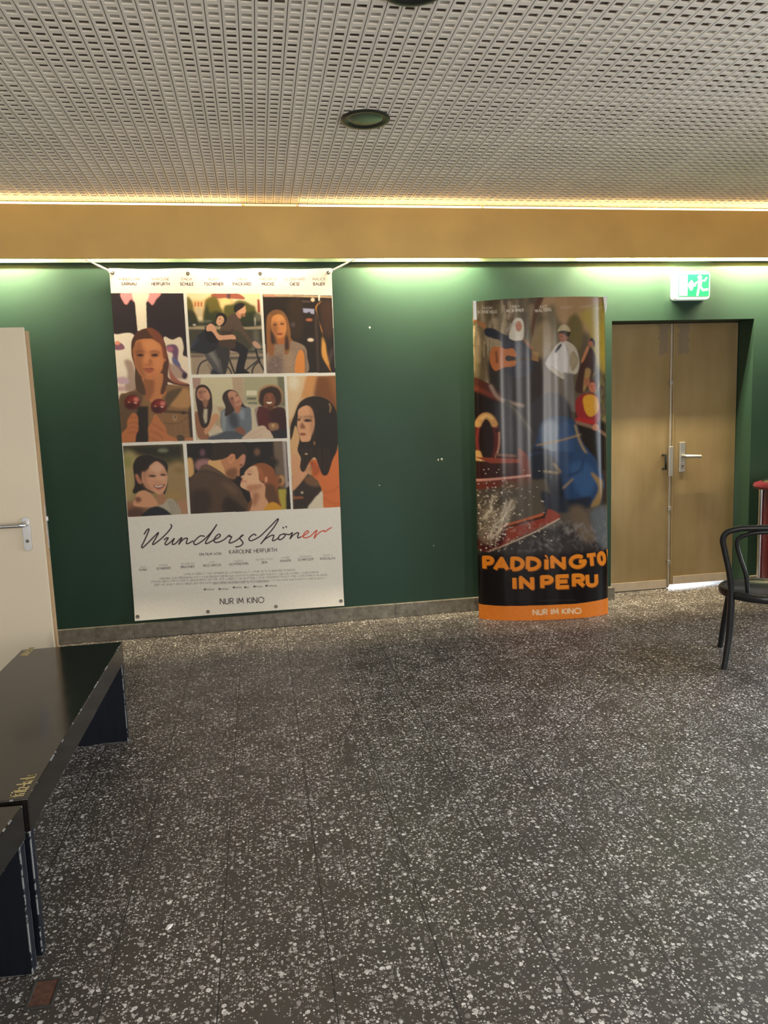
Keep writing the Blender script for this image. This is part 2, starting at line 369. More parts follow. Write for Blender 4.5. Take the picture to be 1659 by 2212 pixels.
# stroke alphabet: cap height 1; a 6-tuple is an arc (cx, cy, rx, ry, from, to)
GL = {
 'A': (.86, [[(0, 0), (.43, 1), (.86, 0)], [(.17, .34), (.69, .34)]]),
 'B': (.56, [[(0, 0), (0, 1), (.28, .76, .24, .24, 90, -90), (0, .52)], [(.28, .52), (.28, .26, .28, .26, 90, -90), (0, 0)]]),
 'C': (.8, [[(.5, .5, .5, .5, 52, 308)]]),
 'D': (.7, [[(0, 0), (0, 1), (.2, .5, .5, .5, 90, -90), (0, 0)]]),
 'E': (.5, [[(.5, 1), (0, 1), (0, 0), (.5, 0)], [(0, .52), (.44, .52)]]),
 'F': (.48, [[(.48, 1), (0, 1), (0, 0)], [(0, .52), (.42, .52)]]),
 'G': (.92, [[(.5, .5, .5, .5, 48, 360), (.58, .5)]]),
 'H': (.66, [[(0, 0), (0, 1)], [(.66, 0), (.66, 1)], [(0, .53), (.66, .53)]]),
 'I': (.0, [[(0, 0), (0, 1)]]),
 'i': (.0, [[(0, 0), (0, .78)], [(-.05, .95), (.05, 1.02)]]),
 'J': (.36, [[(.36, 1), (.36, .22), (.14, .22, .22, .22, 0, -150)]]),
 'K': (.58, [[(0, 0), (0, 1)], [(.54, 1), (.02, .5), (.58, 0)]]),
 'L': (.44, [[(0, 1), (0, 0), (.44, 0)]]),
 'M': (.86, [[(0, 0), (.1, 1), (.43, .25), (.76, 1), (.86, 0)]]),
 'N': (.68, [[(0, 0), (0, 1), (.68, 0), (.68, 1)]]),
 'O': (1.0, [[(.5, .5, .5, .5, 0, 360)]]),
 'P': (.54, [[(0, 0), (0, 1), (.27, .73, .27, .27, 90, -90), (0, .46)]]),
 'R': (.56, [[(0, 0), (0, 1), (.27, .74, .26, .26, 90, -90), (0, .48)], [(.24, .48), (.56, 0)]]),
 'S': (.5, [[(.26, .75, .24, .25, 40, 200), (.25, .5), (.25, .25, .25, .25, 60, -150)]]),
 'T': (.6, [[(.3, 0), (.3, 1)], [(0, 1), (.6, 1)]]),
 'U': (.62, [[(0, 1), (0, .3), (.31, .31, .31, .31, 180, 360), (.62, 1)]]),
 'V': (.76, [[(0, 1), (.38, 0), (.76, 1)]]),
 'W': (1.1, [[(0, 1), (.27, 0), (.55, .9), (.83, 0), (1.1, 1)]]),
 'X': (.7, [[(0, 0), (.7, 1)], [(0, 1), (.7, 0)]]),
 'Y': (.68, [[(0, 1), (.34, .5), (.68, 1)], [(.34, .5), (.34, 0)]]),
 'Z': (.6, [[(0, 1), (.6, 1), (0, 0), (.6, 0)]]),
 ' ': (.22, []), '-': (.3, [[(0, .42), (.3, .42)]]),
 'f': (.26, [[(.36, .95), (.2, .8, .12, .2, 70, 180), (.08, 0)], [(-.04, .6), (.3, .6)]]),
 'r': (.26, [[(0, 0), (0, .62)], [(0, .4), (.2, .4, .2, .2, 180, 80)]]),
 't': (.26, [[(.1, .9), (.1, .12), (.26, .02)], [(-.04, .62), (.26, .62)]]),
 'z': (.34, [[(0, .62), (.34, .62), (0, 0), (.34, 0)]]),
 'k': (.36, [[(0, 0), (0, 1)], [(.34, .62), (.02, .3), (.36, 0)]]),
 'o': (.46, [[(.23, .31, .23, .31, 0, 360)]]),
 'l': (.0, [[(0, 0), (0, 1)]]),
 'a': (.44, [[(.22, .31, .22, .31, 0, 360)], [(.44, 0), (.44, .62)]]),
 'j': (.0, [[(0, 0), (0, .62)], [(0, .8), (0, .86)]]),
}
GL['Ü'] = (.62, GL['U'][1]+[[(.17, 1.18), (.18, 1.2)], [(.45, 1.18), (.46, 1.2)]])
GL['Ö'] = (1., GL['O'][1]+[[(.35, 1.18), (.36, 1.2)], [(.65, 1.18), (.66, 1.2)]])
def text_polys(txt, gap=.24):
    x = 0.; out = []
    for gi, ch in enumerate(txt):
        w, st = GL[ch]
        for s in st:
            P = []
            for q in s:
                if len(q) == 2: P.append((x+q[0], q[1]))
                else:
                    for a in np.linspace(q[4], q[5], 14 if abs(q[5]-q[4]) < 250 else 26): P.append((x+q[0]+q[2]*math.cos(math.radians(a)), q[1]+q[3]*math.sin(math.radians(a))))
            out.append((gi, np.array(P)))
        x += w+gap
    return out, x-gap
def paint_banner(W, H):
    c = Canvas(W, H, (226, 220, 208))
    HM = homog([(236, 580), (716, 580), (743, 1307), (292, 1340)], [(0, 0), (W, 0), (W, H), (0, H)])
    def crop(ox, oy, sc):
        def f(p):
            p = np.asarray(p, float); q = np.c_[p[:, 0]/sc+ox, p[:, 1]/sc+oy, np.ones(len(p))]@HM.T
            return q[:, :2]/q[:, 2:]
        c.map = f; c.k = W/(465.*sc)
    def A(): crop(220, 560, 3.072)
    def B(): crop(220, 940, 3.072)
    def panel(pts, base):
        c.clip = None; m = c.mask(c.map(np.asarray(pts, float)), 0); full = np.zeros((H, W)); full[m[2]:m[2]+m[0].shape[0], m[1]:m[1]+m[0].shape[1]] = m[0]
        c.clip = full; c.quad(pts, base)
    # ---- woman holding two red apples before a night fair
    A(); panel([(60, 226), (542, 228), (607, 1202), (135, 1216)], (50, 40, 44))
    crop(240, 640, 6.911)
    c.poly([(180, -60), (720, -60), (670, 60), (620, 135), (560, 80), (520, 90), (360, 90), (300, 50), (240, 125), (190, 90)], (224, 150, 150), 2.5)
    c.poly([(330, -60), (560, -60), (520, 100), (370, 100)], (240, 214, 196), 3)
    c.quad([(358, 60), (525, 60), (540, 520), (400, 520)], (232, 216, 194), 1.5)
    c.poly([(20, 620), (110, 570), (340, 575), (380, 900), (330, 1400), (100, 1560), (60, 1100)], (232, 216, 196), 2)
    c.poly([(790, 620), (880, 640), (930, 650), (1040, 615), (1085, 760), (1075, 880), (1160, 950), (1180, 1330), (860, 1330), (800, 900)], (228, 208, 186), 2)
    c.poly([(60, 690), (130, 690), (190, 730), (200, 790), (70, 800)], (138, 92, 110), 2); c.ell(100, 700, 40, 30, (222, 150, 120), 2)
    c.poly([(830, 740), (950, 720), (1010, 800), (1000, 960), (1060, 1080), (1140, 1160), (1100, 1220), (1000, 1150), (930, 990), (920, 860), (850, 820)], (116, 84, 110), 3)
    c.poly([(920, 900), (1010, 980), (1040, 1050), (930, 1000)], (104, 104, 140), 3); c.ell(880, 790, 50, 40, (180, 110, 130), 4)
    c.poly([(860, 1000), (1000, 1060), (1090, 1220), (930, 1220), (870, 1130)], (176, 150, 134), 5); c.ell(1100, 1190, 40, 50, (60, 44, 58), 4)
    c.poly([(200, 960), (330, 1000), (380, 1380), (200, 1400), (250, 1160)], (174, 148, 132), 6); c.ell(220, 1270, 60, 40, (190, 170, 180), 5); c.ell(150, 1380, 70, 40, (196, 160, 160), 6)
    c.poly([(70, 1230), (200, 1200), (240, 1260), (150, 1320)], (196, 166, 176), 4)
    # jacket
    c.poly([(120, 1540), (230, 1440), (380, 1400), (520, 1380), (640, 1500), (820, 1330), (1000, 1330), (1180, 1360), (1260, 1800), (1260, 2260), (120, 2260)], (142, 106, 70), 1.5)
    c.poly([(130, 1560), (230, 1460), (380, 1420), (480, 1500), (420, 1750), (380, 2240), (140, 2240)], (104, 80, 58), 4)
    c.poly([(850, 1460), (1050, 1380), (1170, 1420), (1180, 1640), (980, 1660), (860, 1600)], (176, 134, 88), 5)
    c.poly([(860, 1420), (1060, 1370), (1000, 1480), (900, 1600), (820, 1700), (800, 1560)], (98, 76, 52), 4)
    c.quad([(790, 1690), (1170, 1720), (1170, 1760), (790, 1740)], (98, 72, 48), 2); c.line([(760, 1880), (880, 1900), (1020, 1890), (1160, 1790)], 10, (100, 74, 50), 1)
    c.ell(955, 1810, 30, 50, (170, 140, 112), 2); c.ell(955, 1800, 14, 34, (110, 82, 58), 2); c.ell(1080, 1735, 34, 26, (70, 50, 34), 3)
    for x in (850, 910, 1000, 1080): c.line([(x, 1900), (x+10, 2050)], 14, (112, 88, 62), 3)
    c.poly([(1160, 1700), (1260, 1660), (1260, 2240), (1180, 2080)], (70, 54, 42), 4)
    # hair behind, neck, face
    c.poly([(310, 880), (320, 650), (420, 520), (560, 480), (700, 540), (800, 680), (840, 860), (870, 1000), (850, 1200), (1000, 1280), (1160, 1310), (1160, 1345), (960, 1320), (840, 1290), (760, 1440), (430, 1440), (370, 1300), (360, 1060)], (98, 60, 42), 1.2)
    c.poly([(480, 1180), (780, 1160), (790, 1380), (820, 1450), (640, 1600), (500, 1460), (490, 1380)], (190, 126, 80), 1.5)
    c.poly([(500, 1190), (640, 1250), (640, 1420), (560, 1560), (500, 1440)], (152, 98, 62), 6)
    c.poly([(335, 800), (350, 680), (440, 630), (640, 625), (760, 700), (790, 860), (800, 1000), (760, 1100), (680, 1220), (560, 1245), (460, 1190), (370, 1050)], (196, 128, 82), 1.5)
    c.poly([(335, 760), (420, 660), (480, 760), (470, 1000), (520, 1200), (460, 1190), (370, 1050)], (160, 104, 68), 8)
    c.poly([(480, 700), (620, 660), (720, 720), (720, 800), (560, 820)], (206, 142, 94), 10)
    c.poly([(640, 920), (740, 900), (770, 1020), (700, 1120), (650, 1040)], (206, 138, 90), 10)
    c.poly([(310, 800), (320, 650), (430, 540), (560, 490), (700, 560), (790, 680), (720, 690), (620, 640), (480, 640), (380, 670), (345, 760)], (86, 56, 40), 2)
    c.poly([(540, 490), (640, 490), (760, 600), (820, 820), (850, 900), (790, 930), (750, 740), (640, 640)], (128, 74, 50), 3)
    c.ell(812, 985, 26, 46, (192, 118, 78), 2)
    for x, dx in ((440, -1), (655, 1)):
        c.ell(x, 880, 62, 30, (132, 80, 52), 4); c.ell(x, 880, 46, 15, (70, 46, 36), 1.5); c.ell(x+4, 878, 16, 13, (38, 28, 26), .8)
        c.line([(x-70, 838-(dx > 0)*2), (x, 820), (x+70, 838+(dx > 0)*10)], 16, (104, 64, 44), 2)
    c.line([(545, 860), (540, 960), (530, 1010)], 16, (220, 160, 112), 4); c.line([(510, 1015), (560, 1035), (605, 1015)], 14, (132, 76, 54), 2.5); c.ell(590, 980, 30, 40, (170, 106, 68), 5)
    c.poly([(480, 1085), (530, 1070), (560, 1078), (600, 1068), (650, 1090), (570, 1098)], (140, 74, 58), 1.5); c.poly([(490, 1095), (570, 1100), (645, 1095), (600, 1140), (540, 1140)], (168, 92, 70), 2)
    c.line([(500, 1215), (570, 1235), (650, 1215)], 14, (150, 96, 62), 5)
    c.poly([(370, 1080), (430, 1190), (490, 1300), (520, 1470), (430, 1440), (370, 1300)], (88, 64, 46), 3)
    c.poly([(780, 1020), (850, 960), (850, 1200), (800, 1440), (740, 1440), (780, 1240)], (92, 58, 42), 3)
    c.poly([(870, 960), (900, 1120), (1010, 1250), (1160, 1310), (1000, 1300), (880, 1220)], (164, 104, 86), 3)
    # apples, sticks and hands
    c.quad([(400, 1640), (560, 1640), (560, 2240), (350, 2240)], (46, 34, 28), 4)
    for x, y in ((320, 1580), (715, 1640)):
        c.ell(x, y, 118, 110, (104, 30, 26), 1.5); c.ell(x+20, y-30, 70, 60, (138, 44, 34), 6); c.ell(x-30, y+50, 80, 50, (70, 22, 22), 8)
        c.ell(x+60, y-40, 40, 34, (200, 120, 106), 4); c.ell(x-50, y, 16, 12, (200, 130, 90), 2); c.ell(x+50, y+10, 24, 8, (230, 190, 170), 2)
    c.poly([(170, 2240), (160, 2060), (240, 1960), (250, 1850), (330, 1740), (400, 1790), (410, 1880), (410, 2000), (380, 2060), (340, 2240)], (184, 116, 72), 2)
    for y in (1800, 1880, 1950, 2020): c.line([(260, y+20), (330, y), (400, y+20)], 10, (136, 82, 52), 2)
    c.poly([(560, 1960), (610, 1880), (660, 1760), (740, 1850), (820, 1960), (850, 2060), (1000, 2140), (1020, 2240), (600, 2240), (570, 2100)], (186, 118, 74), 2)
    c.line([(580, 2000), (680, 2040), (780, 2120)], 10, (130, 78, 50), 2); c.line([(620, 1900), (720, 1960), (800, 2020)], 10, (134, 82, 52), 2); c.line([(590, 2110), (680, 2150), (760, 2200)], 10, (134, 82, 52), 2)
    c.poly([(985, 2080), (1080, 2080), (1110, 2200), (1020, 2200)], (86, 70, 52), 2); c.poly([(1110, 2120), (1250, 2120), (1250, 2220), (1110, 2200)], (180, 120, 80), 2)
    # ---- couple on a bicycle by the water
    A(); panel([(562, 228), (1050, 230), (1076, 758), (595, 766)], (226, 208, 168)); crop(400, 630, 9.217)
    c.poly([(150, 180), (330, 170), (480, 100), (520, 40), (900, 40), (900, 480), (160, 480)], (226, 190, 136), 4)
    c.poly([(560, 40), (930, 35), (1060, 40), (1190, 150), (880, 140), (560, 130)], (164, 96, 78), 2); c.poly([(840, 50), (900, 40), (890, 150), (830, 140)], (98, 68, 74), 3)
    for x in (190, 250, 310): c.quad([(x, 210), (x+30, 210), (x+30, 300), (x, 300)], (180, 96, 70), 2)
    c.quad([(190, 330), (350, 330), (350, 500), (230, 500)], (206, 186, 150), 4)
    c.poly([(720, 160), (880, 160), (880, 330), (740, 340)], (236, 206, 146), 4)
    c.poly([(30, 140), (110, 150), (160, 260), (180, 400), (240, 640), (40, 700)], (112, 100, 48), 5); c.poly([(40, 380), (190, 420), (260, 640), (60, 700)], (60, 58, 36), 6)
    c.poly([(390, 340), (400, 180), (520, 100), (640, 130), (700, 300), (760, 420), (700, 620), (400, 620), (360, 460)], (116, 104, 46), 5); c.poly([(380, 430), (430, 250), (500, 420), (620, 380), (740, 460), (700, 660), (400, 640)], (62, 66, 36), 7)
    c.poly([(760, 420), (790, 280), (940, 250), (1040, 180), (1180, 190), (1310, 260), (1400, 330), (1400, 660), (1080, 690), (800, 560)], (98, 94, 46), 5); c.poly([(1100, 480), (1300, 400), (1420, 420), (1500, 640), (1100, 700)], (54, 60, 36), 7)
    c.quad([(1435, 160), (1480, 155), (1495, 420), (1440, 420)], (160, 74, 60), 2); c.poly([(1380, 460), (1480, 430), (1560, 600), (1400, 640)], (112, 106, 86), 6)
    c.quad([(40, 590), (1540, 590), (1540, 710), (60, 710)], (52, 54, 40), 8); c.ell(450, 590, 90, 20, (110, 112, 96), 4); c.ell(185, 665, 30, 16, (210, 206, 190), 3); c.quad([(1380, 520), (1400, 520), (1400, 680), (1388, 680)], (196, 190, 176), 3)
    c.quad([(60, 705), (1540, 710), (1545, 745), (60, 745)], (166, 146, 120), 2)
    c.quad([(60, 745), (1545, 745), (1580, 1260), (100, 1260)], (74, 70, 56), 3); c.quad([(1370, 760), (1440, 760), (1480, 1180), (1380, 1180)], (116, 110, 98), 10)
    for i in range(26):
        x = c.rng.uniform(1050, 1540) if i > 6 else c.rng.uniform(100, 350); y = c.rng.uniform(1030, 1260); c.line([(x, y), (x+c.rng.uniform(50, 160), y+c.rng.uniform(-8, 8))], 12, (150, 146, 132), 1.5, .7, False)
    c.quad([(100, 1240), (1580, 1230), (1600, 1660), (120, 1660)], (160, 142, 122), 6)
    c.quad([(100, 1265), (380, 1255), (380, 1300), (100, 1310)], (110, 92, 84), 4); c.quad([(880, 1300), (1560, 1290), (1560, 1340), (880, 1350)], (84, 78, 74), 4); c.quad([(880, 1180), (1060, 1170), (1060, 1210), (880, 1220)], (190, 160, 150), 4)
    c.line([(430, 1360), (330, 1410), (270, 1510), (240, 1660)], 26, (30, 28, 30), .8); c.line([(840, 1490), (900, 1570), (930, 1660)], 26, (30, 28, 30), .8); c.line([(440, 1440), (520, 1560)], 10, (60, 56, 54), 1)
    c.line([(880, 1350), (990, 1640)], 34, (40, 38, 40), .8, 1, False); c.line([(1480, 1340), (1190, 1580)], 30, (50, 52, 52), .8, 1, False); c.line([(1400, 1150), (1470, 1370), (1570, 1570)], 36, (40, 42, 44), .8); c.line([(1480, 1390), (1390, 1460), (1340, 1560), (1330, 1660)], 30, (36, 36, 38), .8); c.line([(1250, 1200), (1390, 1190), (1420, 1150)], 22, (40, 40, 42), .8)
    c.poly([(980, 1000), (1100, 1030), (1240, 1130), (1240, 1250), (1180, 1500), (1180, 1600), (1010, 1620), (1040, 1400), (1070, 1230), (900, 1160)], (40, 38, 44), 1.5); c.poly([(1010, 1600), (1160, 1540), (1290, 1625), (1280, 1650), (1010, 1650)], (34, 30, 32), 1.5)
    c.poly([(600, 1080), (860, 1120), (880, 1340), (800, 1660), (740, 1660), (700, 1380), (560, 1240)], (62, 58, 58), 2); c.poly([(360, 1150), (560, 1100), (660, 1300), (730, 1480), (740, 1660), (520, 1660), (540, 1530), (420, 1330)], (84, 82, 82), 2.5); c.poly([(430, 1180), (520, 1150), (650, 1380), (700, 1600), (640, 1480)], (124, 120, 116), 5); c.poly([(520, 1660), (540, 1540), (640, 1600), (700, 1660)], (44, 50, 66), 5)
    c.poly([(640, 940), (1000, 880), (1010, 1000), (990, 1120), (900, 1140), (760, 1080), (640, 1060)], (80, 62, 50), 2)
    c.poly([(110, 1130), (240, 890), (400, 760), (480, 740), (640, 900), (660, 1080), (560, 1180), (400, 1240), (180, 1190)], (44, 46, 54), 2); c.line([(130, 1110), (250, 920)], 20, (92, 96, 120), 3, 1, False)
    c.poly([(700, 820), (720, 680), (820, 530), (960, 430), (1040, 480), (1110, 600), (1160, 720), (1300, 930), (1370, 1000), (1330, 1080), (1200, 930), (1060, 780), (980, 800), (940, 860), (820, 880)], (94, 76, 64), 1.5); c.poly([(720, 780), (900, 780), (960, 700), (930, 860), (760, 880)], (66, 52, 44), 6)
    c.poly([(1340, 1010), (1400, 990), (1500, 1080), (1500, 1125), (1420, 1120), (1350, 1060)], (190, 152, 128), 1.5)
    c.poly([(390, 740), (430, 700), (640, 860), (640, 1010), (440, 980)], (36, 32, 34), 2)
    c.poly([(420, 740), (440, 680), (510, 640), (590, 690), (640, 810), (720, 870), (940, 860), (1000, 900), (1000, 950), (900, 950), (760, 960), (660, 960), (580, 850), (520, 790), (440, 790)], (206, 158, 128), 1.2)
    c.poly([(610, 560), (640, 440), (760, 430), (830, 520), (800, 640), (700, 690)], (40, 34, 34), 1.5); c.poly([(620, 600), (660, 500), (740, 490), (775, 560), (750, 630), (680, 680), (630, 640)], (208, 164, 130), 1.2); c.ell(690, 545, 16, 10, (70, 46, 40), 1); c.ell(745, 575, 12, 8, (80, 54, 44), 1); c.line([(675, 615), (720, 625)], 9, (150, 80, 70), 1, 1, False)
    c.poly([(1010, 420), (1060, 380), (1110, 480), (1100, 540), (1040, 500)], (196, 140, 114), 1.5)
    c.poly([(1040, 360), (1180, 280), (1200, 330), (1210, 390), (1190, 440), (1180, 495), (1110, 480), (1060, 420)], (212, 160, 126), 1.2); c.poly([(1100, 450), (1190, 440), (1180, 495), (1120, 490)], (150, 104, 76), 3)
    c.poly([(970, 380), (980, 280), (1080, 230), (1170, 240), (1180, 290), (1120, 340), (1060, 380), (1000, 420)], (44, 36, 34), 1.2)
    # ---- woman with long fair hair in a dark bar
    A(); panel([(1065, 232), (1525, 242), (1549, 752), (1093, 758)], (46, 36, 30)); crop(565, 630, 9.48)
    c.quad([(20, 50), (1440, 100), (1440, 130), (500, 110), (40, 105)], (196, 166, 132), 2); c.quad([(40, 60), (280, 70), (280, 110), (40, 105)], (190, 140, 116), 3)
    c.poly([(560, 200), (820, 200), (830, 900), (620, 940), (540, 600)], (64, 48, 34), 12); c.quad([(1080, 480), (1130, 500), (1180, 1640), (1140, 1640)], (88, 68, 58), 4, .7)
    c.ell(1045, 170, 40, 40, (226, 196, 166), 2); c.quad([(830, 190), (1000, 200), (1000, 220), (830, 215)], (110, 90, 84), 3); c.quad([(1160, 60), (1195, 60), (1185, 195), (1160, 195)], (240, 228, 210), 1.5)
    c.quad([(845, 345), (1075, 360), (1075, 465), (1000, 450), (985, 410), (920, 440), (850, 430)], (160, 160, 184), 2); c.ell(970, 580, 70, 28, (176, 108, 76), 3); c.ell(1000, 990, 64, 34, (228, 206, 186), 3); c.ell(640, 680, 40, 50, (96, 80, 84), 5)
    c.poly([(1250, 180), (1160, 240), (1100, 320), (1120, 420), (1170, 600), (1220, 800), (1250, 900), (1230, 1100), (1230, 1300), (1300, 1450), (1400, 1620), (1420, 1640), (1370, 1450), (1320, 1250), (1300, 1060), (1250, 1000), (1240, 800), (1160, 560), (1125, 330), (1200, 230)], (190, 130, 66), 2.2)
    c.poly([(1240, 940), (1290, 1040), (1330, 1280), (1380, 1500), (1300, 1420), (1240, 1240)], (208, 156, 84), 5); c.line([(1480, 1180), (1410, 1300), (1390, 1420)], 26, (120, 96, 100), 4)
    c.poly([(1200, 260), (1420, 220), (1440, 900), (1300, 900), (1260, 760)], (70, 46, 34), 12)
    c.poly([(100, 1000), (100, 600), (140, 460), (270, 375), (420, 400), (520, 540), (580, 760), (590, 940), (640, 1010), (590, 1270), (460, 1280), (200, 1370), (110, 1300)], (132, 92, 58), 2)
    c.poly([(110, 1680), (90, 1320), (240, 1110), (420, 1060), (600, 1010), (800, 1070), (900, 1160), (930, 1330), (900, 1680)], (152, 128, 108), 2); c.poly([(120, 1680), (160, 1400), (330, 1300), (430, 1400), (380, 1680)], (126, 106, 98), 10); c.poly([(460, 1300), (640, 1240), (660, 1680), (500, 1680)], (164, 138, 114), 10)
    for i in range(160):
        x, y = c.rng.uniform(140, 880), c.rng.uniform(1100, 1660); c.ell(x, y, 12, 9, (188, 164, 142) if i % 2 else (116, 96, 86), 1.5, .45)
    c.poly([(690, 1680), (690, 1450), (740, 1250), (820, 1190), (870, 1330), (870, 1680)], (214, 140, 70), 2); c.line([(820, 1180), (890, 1280), (900, 1660)], 14, (96, 60, 44), 2)
    c.poly([(300, 900), (480, 880), (470, 1000), (540, 1060), (360, 1080), (320, 1020)], (176, 110, 62), 3)
    c.poly([(190, 680), (200, 560), (260, 490), (380, 470), (470, 560), (510, 680), (500, 820), (450, 920), (370, 960), (300, 920), (230, 820)], (206, 140, 84), 2); c.poly([(200, 700), (290, 640), (320, 800), (300, 920), (230, 820)], (164, 106, 66), 6); c.poly([(280, 520), (420, 500), (460, 600), (320, 620)], (216, 152, 94), 8)
    for x, y in ((275, 680), (420, 665)): c.ell(x, y, 42, 18, (90, 58, 44), 2.5); c.line([(x-50, y-36), (x, y-48), (x+50, y-34)], 12, (120, 76, 52), 2)
    c.line([(340, 680), (325, 780), (350, 795)], 14, (142, 88, 58), 3); c.ell(370, 870, 60, 22, (152, 78, 56), 2.5); c.line([(310, 868), (430, 866)], 8, (104, 54, 42), 1.5, 1, False)
    c.poly([(110, 560), (190, 480), (200, 600), (180, 760), (210, 900), (260, 1050), (240, 1300), (160, 1300), (110, 1100)], (150, 100, 58), 3); c.poly([(180, 800), (230, 860), (280, 1040), (200, 1060)], (70, 50, 40), 4)
    c.poly([(420, 420), (520, 560), (580, 800), (590, 960), (560, 1240), (470, 1280), (480, 1060), (520, 860), (500, 620)], (148, 102, 62), 3); c.poly([(480, 960), (530, 900), (560, 1160), (480, 1180)], (76, 50, 42), 4)
    # ---- three friends laughing by a window
    A(); panel([(600, 786), (1208, 778), (1229, 1186), (626, 1199)], (196, 184, 158)); crop(410, 805, 7.54)
    c.quad([(180, 70), (690, 60), (700, 560), (380, 560), (180, 300)], (206, 196, 164), 3); c.quad([(880, 60), (1430, 60), (1500, 560), (880, 500)], (178, 172, 140), 3)
    for y in range(90, 560, 26): c.line([(190, y), (690, y-6)], 9, (176, 168, 140), .8, .7, False); c.line([(880, y), (1530, y-6)], 9, (150, 144, 116), .8, .7, False)
    c.quad([(690, 60), (870, 60), (880, 500), (720, 500)], (184, 160, 134), 3); c.quad([(1420, 60), (1540, 60), (1560, 560), (1450, 520)], (120, 116, 94), 5); c.quad([(40, 80), (180, 80), (170, 260), (60, 260)], (170, 140, 126), 3)
    c.quad([(920, 290), (1090, 290), (1090, 370), (920, 370)], (214, 204, 180), 2); c.quad([(930, 405), (1080, 405), (1080, 440), (930, 440)], (110, 110, 92), 2); c.quad([(950, 480), (1100, 480), (1100, 510), (950, 510)], (124, 124, 104), 2); c.quad([(370, 560), (560, 560), (560, 900), (420, 900)], (178, 156, 124), 5)
    c.poly([(60, 560), (130, 500), (400, 520), (470, 620), (500, 700), (420, 780), (300, 960), (330, 1100), (90, 1100)], (196, 182, 154), 2)
    c.poly([(80, 680), (140, 650), (220, 860), (330, 1050), (260, 1090), (130, 1040)], (150, 104, 76), 2); c.poly([(380, 680), (480, 700), (400, 840), (280, 1000), (240, 930)], (196, 148, 112), 2)
    c.poly([(90, 360), (110, 240), (190, 195), (280, 220), (350, 330), (370, 540), (350, 700), (300, 860), (220, 900), (160, 800), (110, 520)], (58, 40, 34), 1.5)
    c.quad([(230, 590), (290, 590), (280, 800), (250, 830), (220, 720)], (190, 178, 154), 3)
    c.poly([(120, 330), (150, 260), (230, 240), (300, 300), (330, 400), (270, 470), (180, 450), (130, 400)], (196, 146, 118), 2); c.poly([(210, 440), (300, 450), (270, 570), (230, 550)], (150, 108, 84), 3); c.poly([(130, 300), (240, 270), (200, 420), (140, 400)], (162, 114, 94), 6)
    c.ell(170, 320, 20, 9, (90, 58, 52), 2); c.ell(250, 310, 20, 9, (96, 62, 54), 2); c.line([(180, 400), (220, 415), (260, 395)], 12, (130, 66, 62), 2)
    c.poly([(500, 700), (560, 590), (700, 560), (960, 560), (1000, 680), (1000, 960), (900, 1060), (560, 980)], (112, 118, 126), 2); c.poly([(640, 640), (760, 680), (800, 880), (700, 900), (640, 800)], (74, 76, 84), 8); c.poly([(520, 660), (580, 640), (580, 900), (540, 960)], (146, 150, 152), 6); c.poly([(800, 640), (880, 600), (880, 760), (820, 720)], (140, 148, 156), 5)
    c.poly([(530, 420), (560, 320), (650, 275), (760, 310), (820, 420), (880, 520), (920, 570), (800, 560), (650, 680), (570, 700), (580, 560)], (62, 46, 42), 1.8)
    c.poly([(620, 360), (660, 300), (740, 310), (800, 380), (850, 480), (830, 530), (740, 580), (680, 500)], (190, 140, 114), 2); c.poly([(640, 420), (700, 400), (740, 560), (690, 520)], (148, 102, 82), 5); c.poly([(720, 560), (830, 540), (810, 640), (760, 660)], (168, 114, 90), 2)
    c.ell(690, 420, 24, 10, (80, 52, 46), 2, 1, -30); c.ell(765, 370, 22, 10, (76, 50, 44), 2, 1, -30); c.line([(750, 490), (790, 480), (815, 450)], 16, (140, 64, 60), 2); c.ell(765, 430, 14, 18, (206, 156, 128), 4)
    c.poly([(740, 920), (830, 880), (900, 940), (880, 1040), (780, 1000)], (140, 92, 72), 2)
    c.poly([(1060, 640), (1100, 560), (1250, 540), (1450, 560), (1540, 590), (1570, 760), (1580, 1080), (1300, 1090), (1120, 900)], (92, 36, 34), 2); c.poly([(1300, 600), (1560, 600), (1570, 1000), (1360, 900)], (62, 30, 28), 12); c.line([(1100, 560), (1070, 680), (1100, 900)], 22, (190, 176, 160), 1.5)
    c.poly([(1110, 400), (1130, 280), (1220, 210), (1330, 190), (1450, 230), (1510, 340), (1500, 480), (1420, 550), (1340, 580), (1200, 550), (1120, 480)], (176, 138, 100), 3); c.poly([(1125, 420), (1150, 300), (1240, 240), (1340, 220), (1440, 260), (1490, 360), (1480, 490), (1400, 550), (1200, 550), (1130, 490)], (62, 42, 32), 3.5)
    c.poly([(1200, 420), (1240, 340), (1330, 330), (1380, 400), (1390, 500), (1320, 580), (1240, 560), (1200, 500)], (128, 80, 56), 2); c.ell(1300, 400, 50, 40, (150, 94, 66), 6); c.ell(1252, 405, 18, 8, (52, 34, 30), 1.5); c.ell(1340, 405, 18, 8, (52, 34, 30), 1.5)
    c.poly([(1245, 480), (1290, 475), (1340, 478), (1310, 505), (1270, 503)], (230, 214, 196), 1); c.poly([(1250, 540), (1360, 540), (1340, 600), (1290, 610)], (100, 62, 44), 3)
    c.poly([(1280, 830), (1420, 820), (1440, 920), (1320, 940)], (150, 112, 82), 3); c.ell(1355, 860, 24, 30, (196, 160, 120), 3); c.poly([(1330, 960), (1600, 920), (1600, 1110), (1330, 1100)], (44, 42, 48), 4)
    c.poly([(330, 1040), (460, 980), (660, 950), (760, 960), (900, 1040), (880, 1110), (330, 1110)], (84, 88, 96), 3); c.line([(330, 1010), (420, 1000), (520, 950)], 20, (206, 196, 176), 2); c.ell(450, 900, 40, 40, (206, 180, 160), 4)
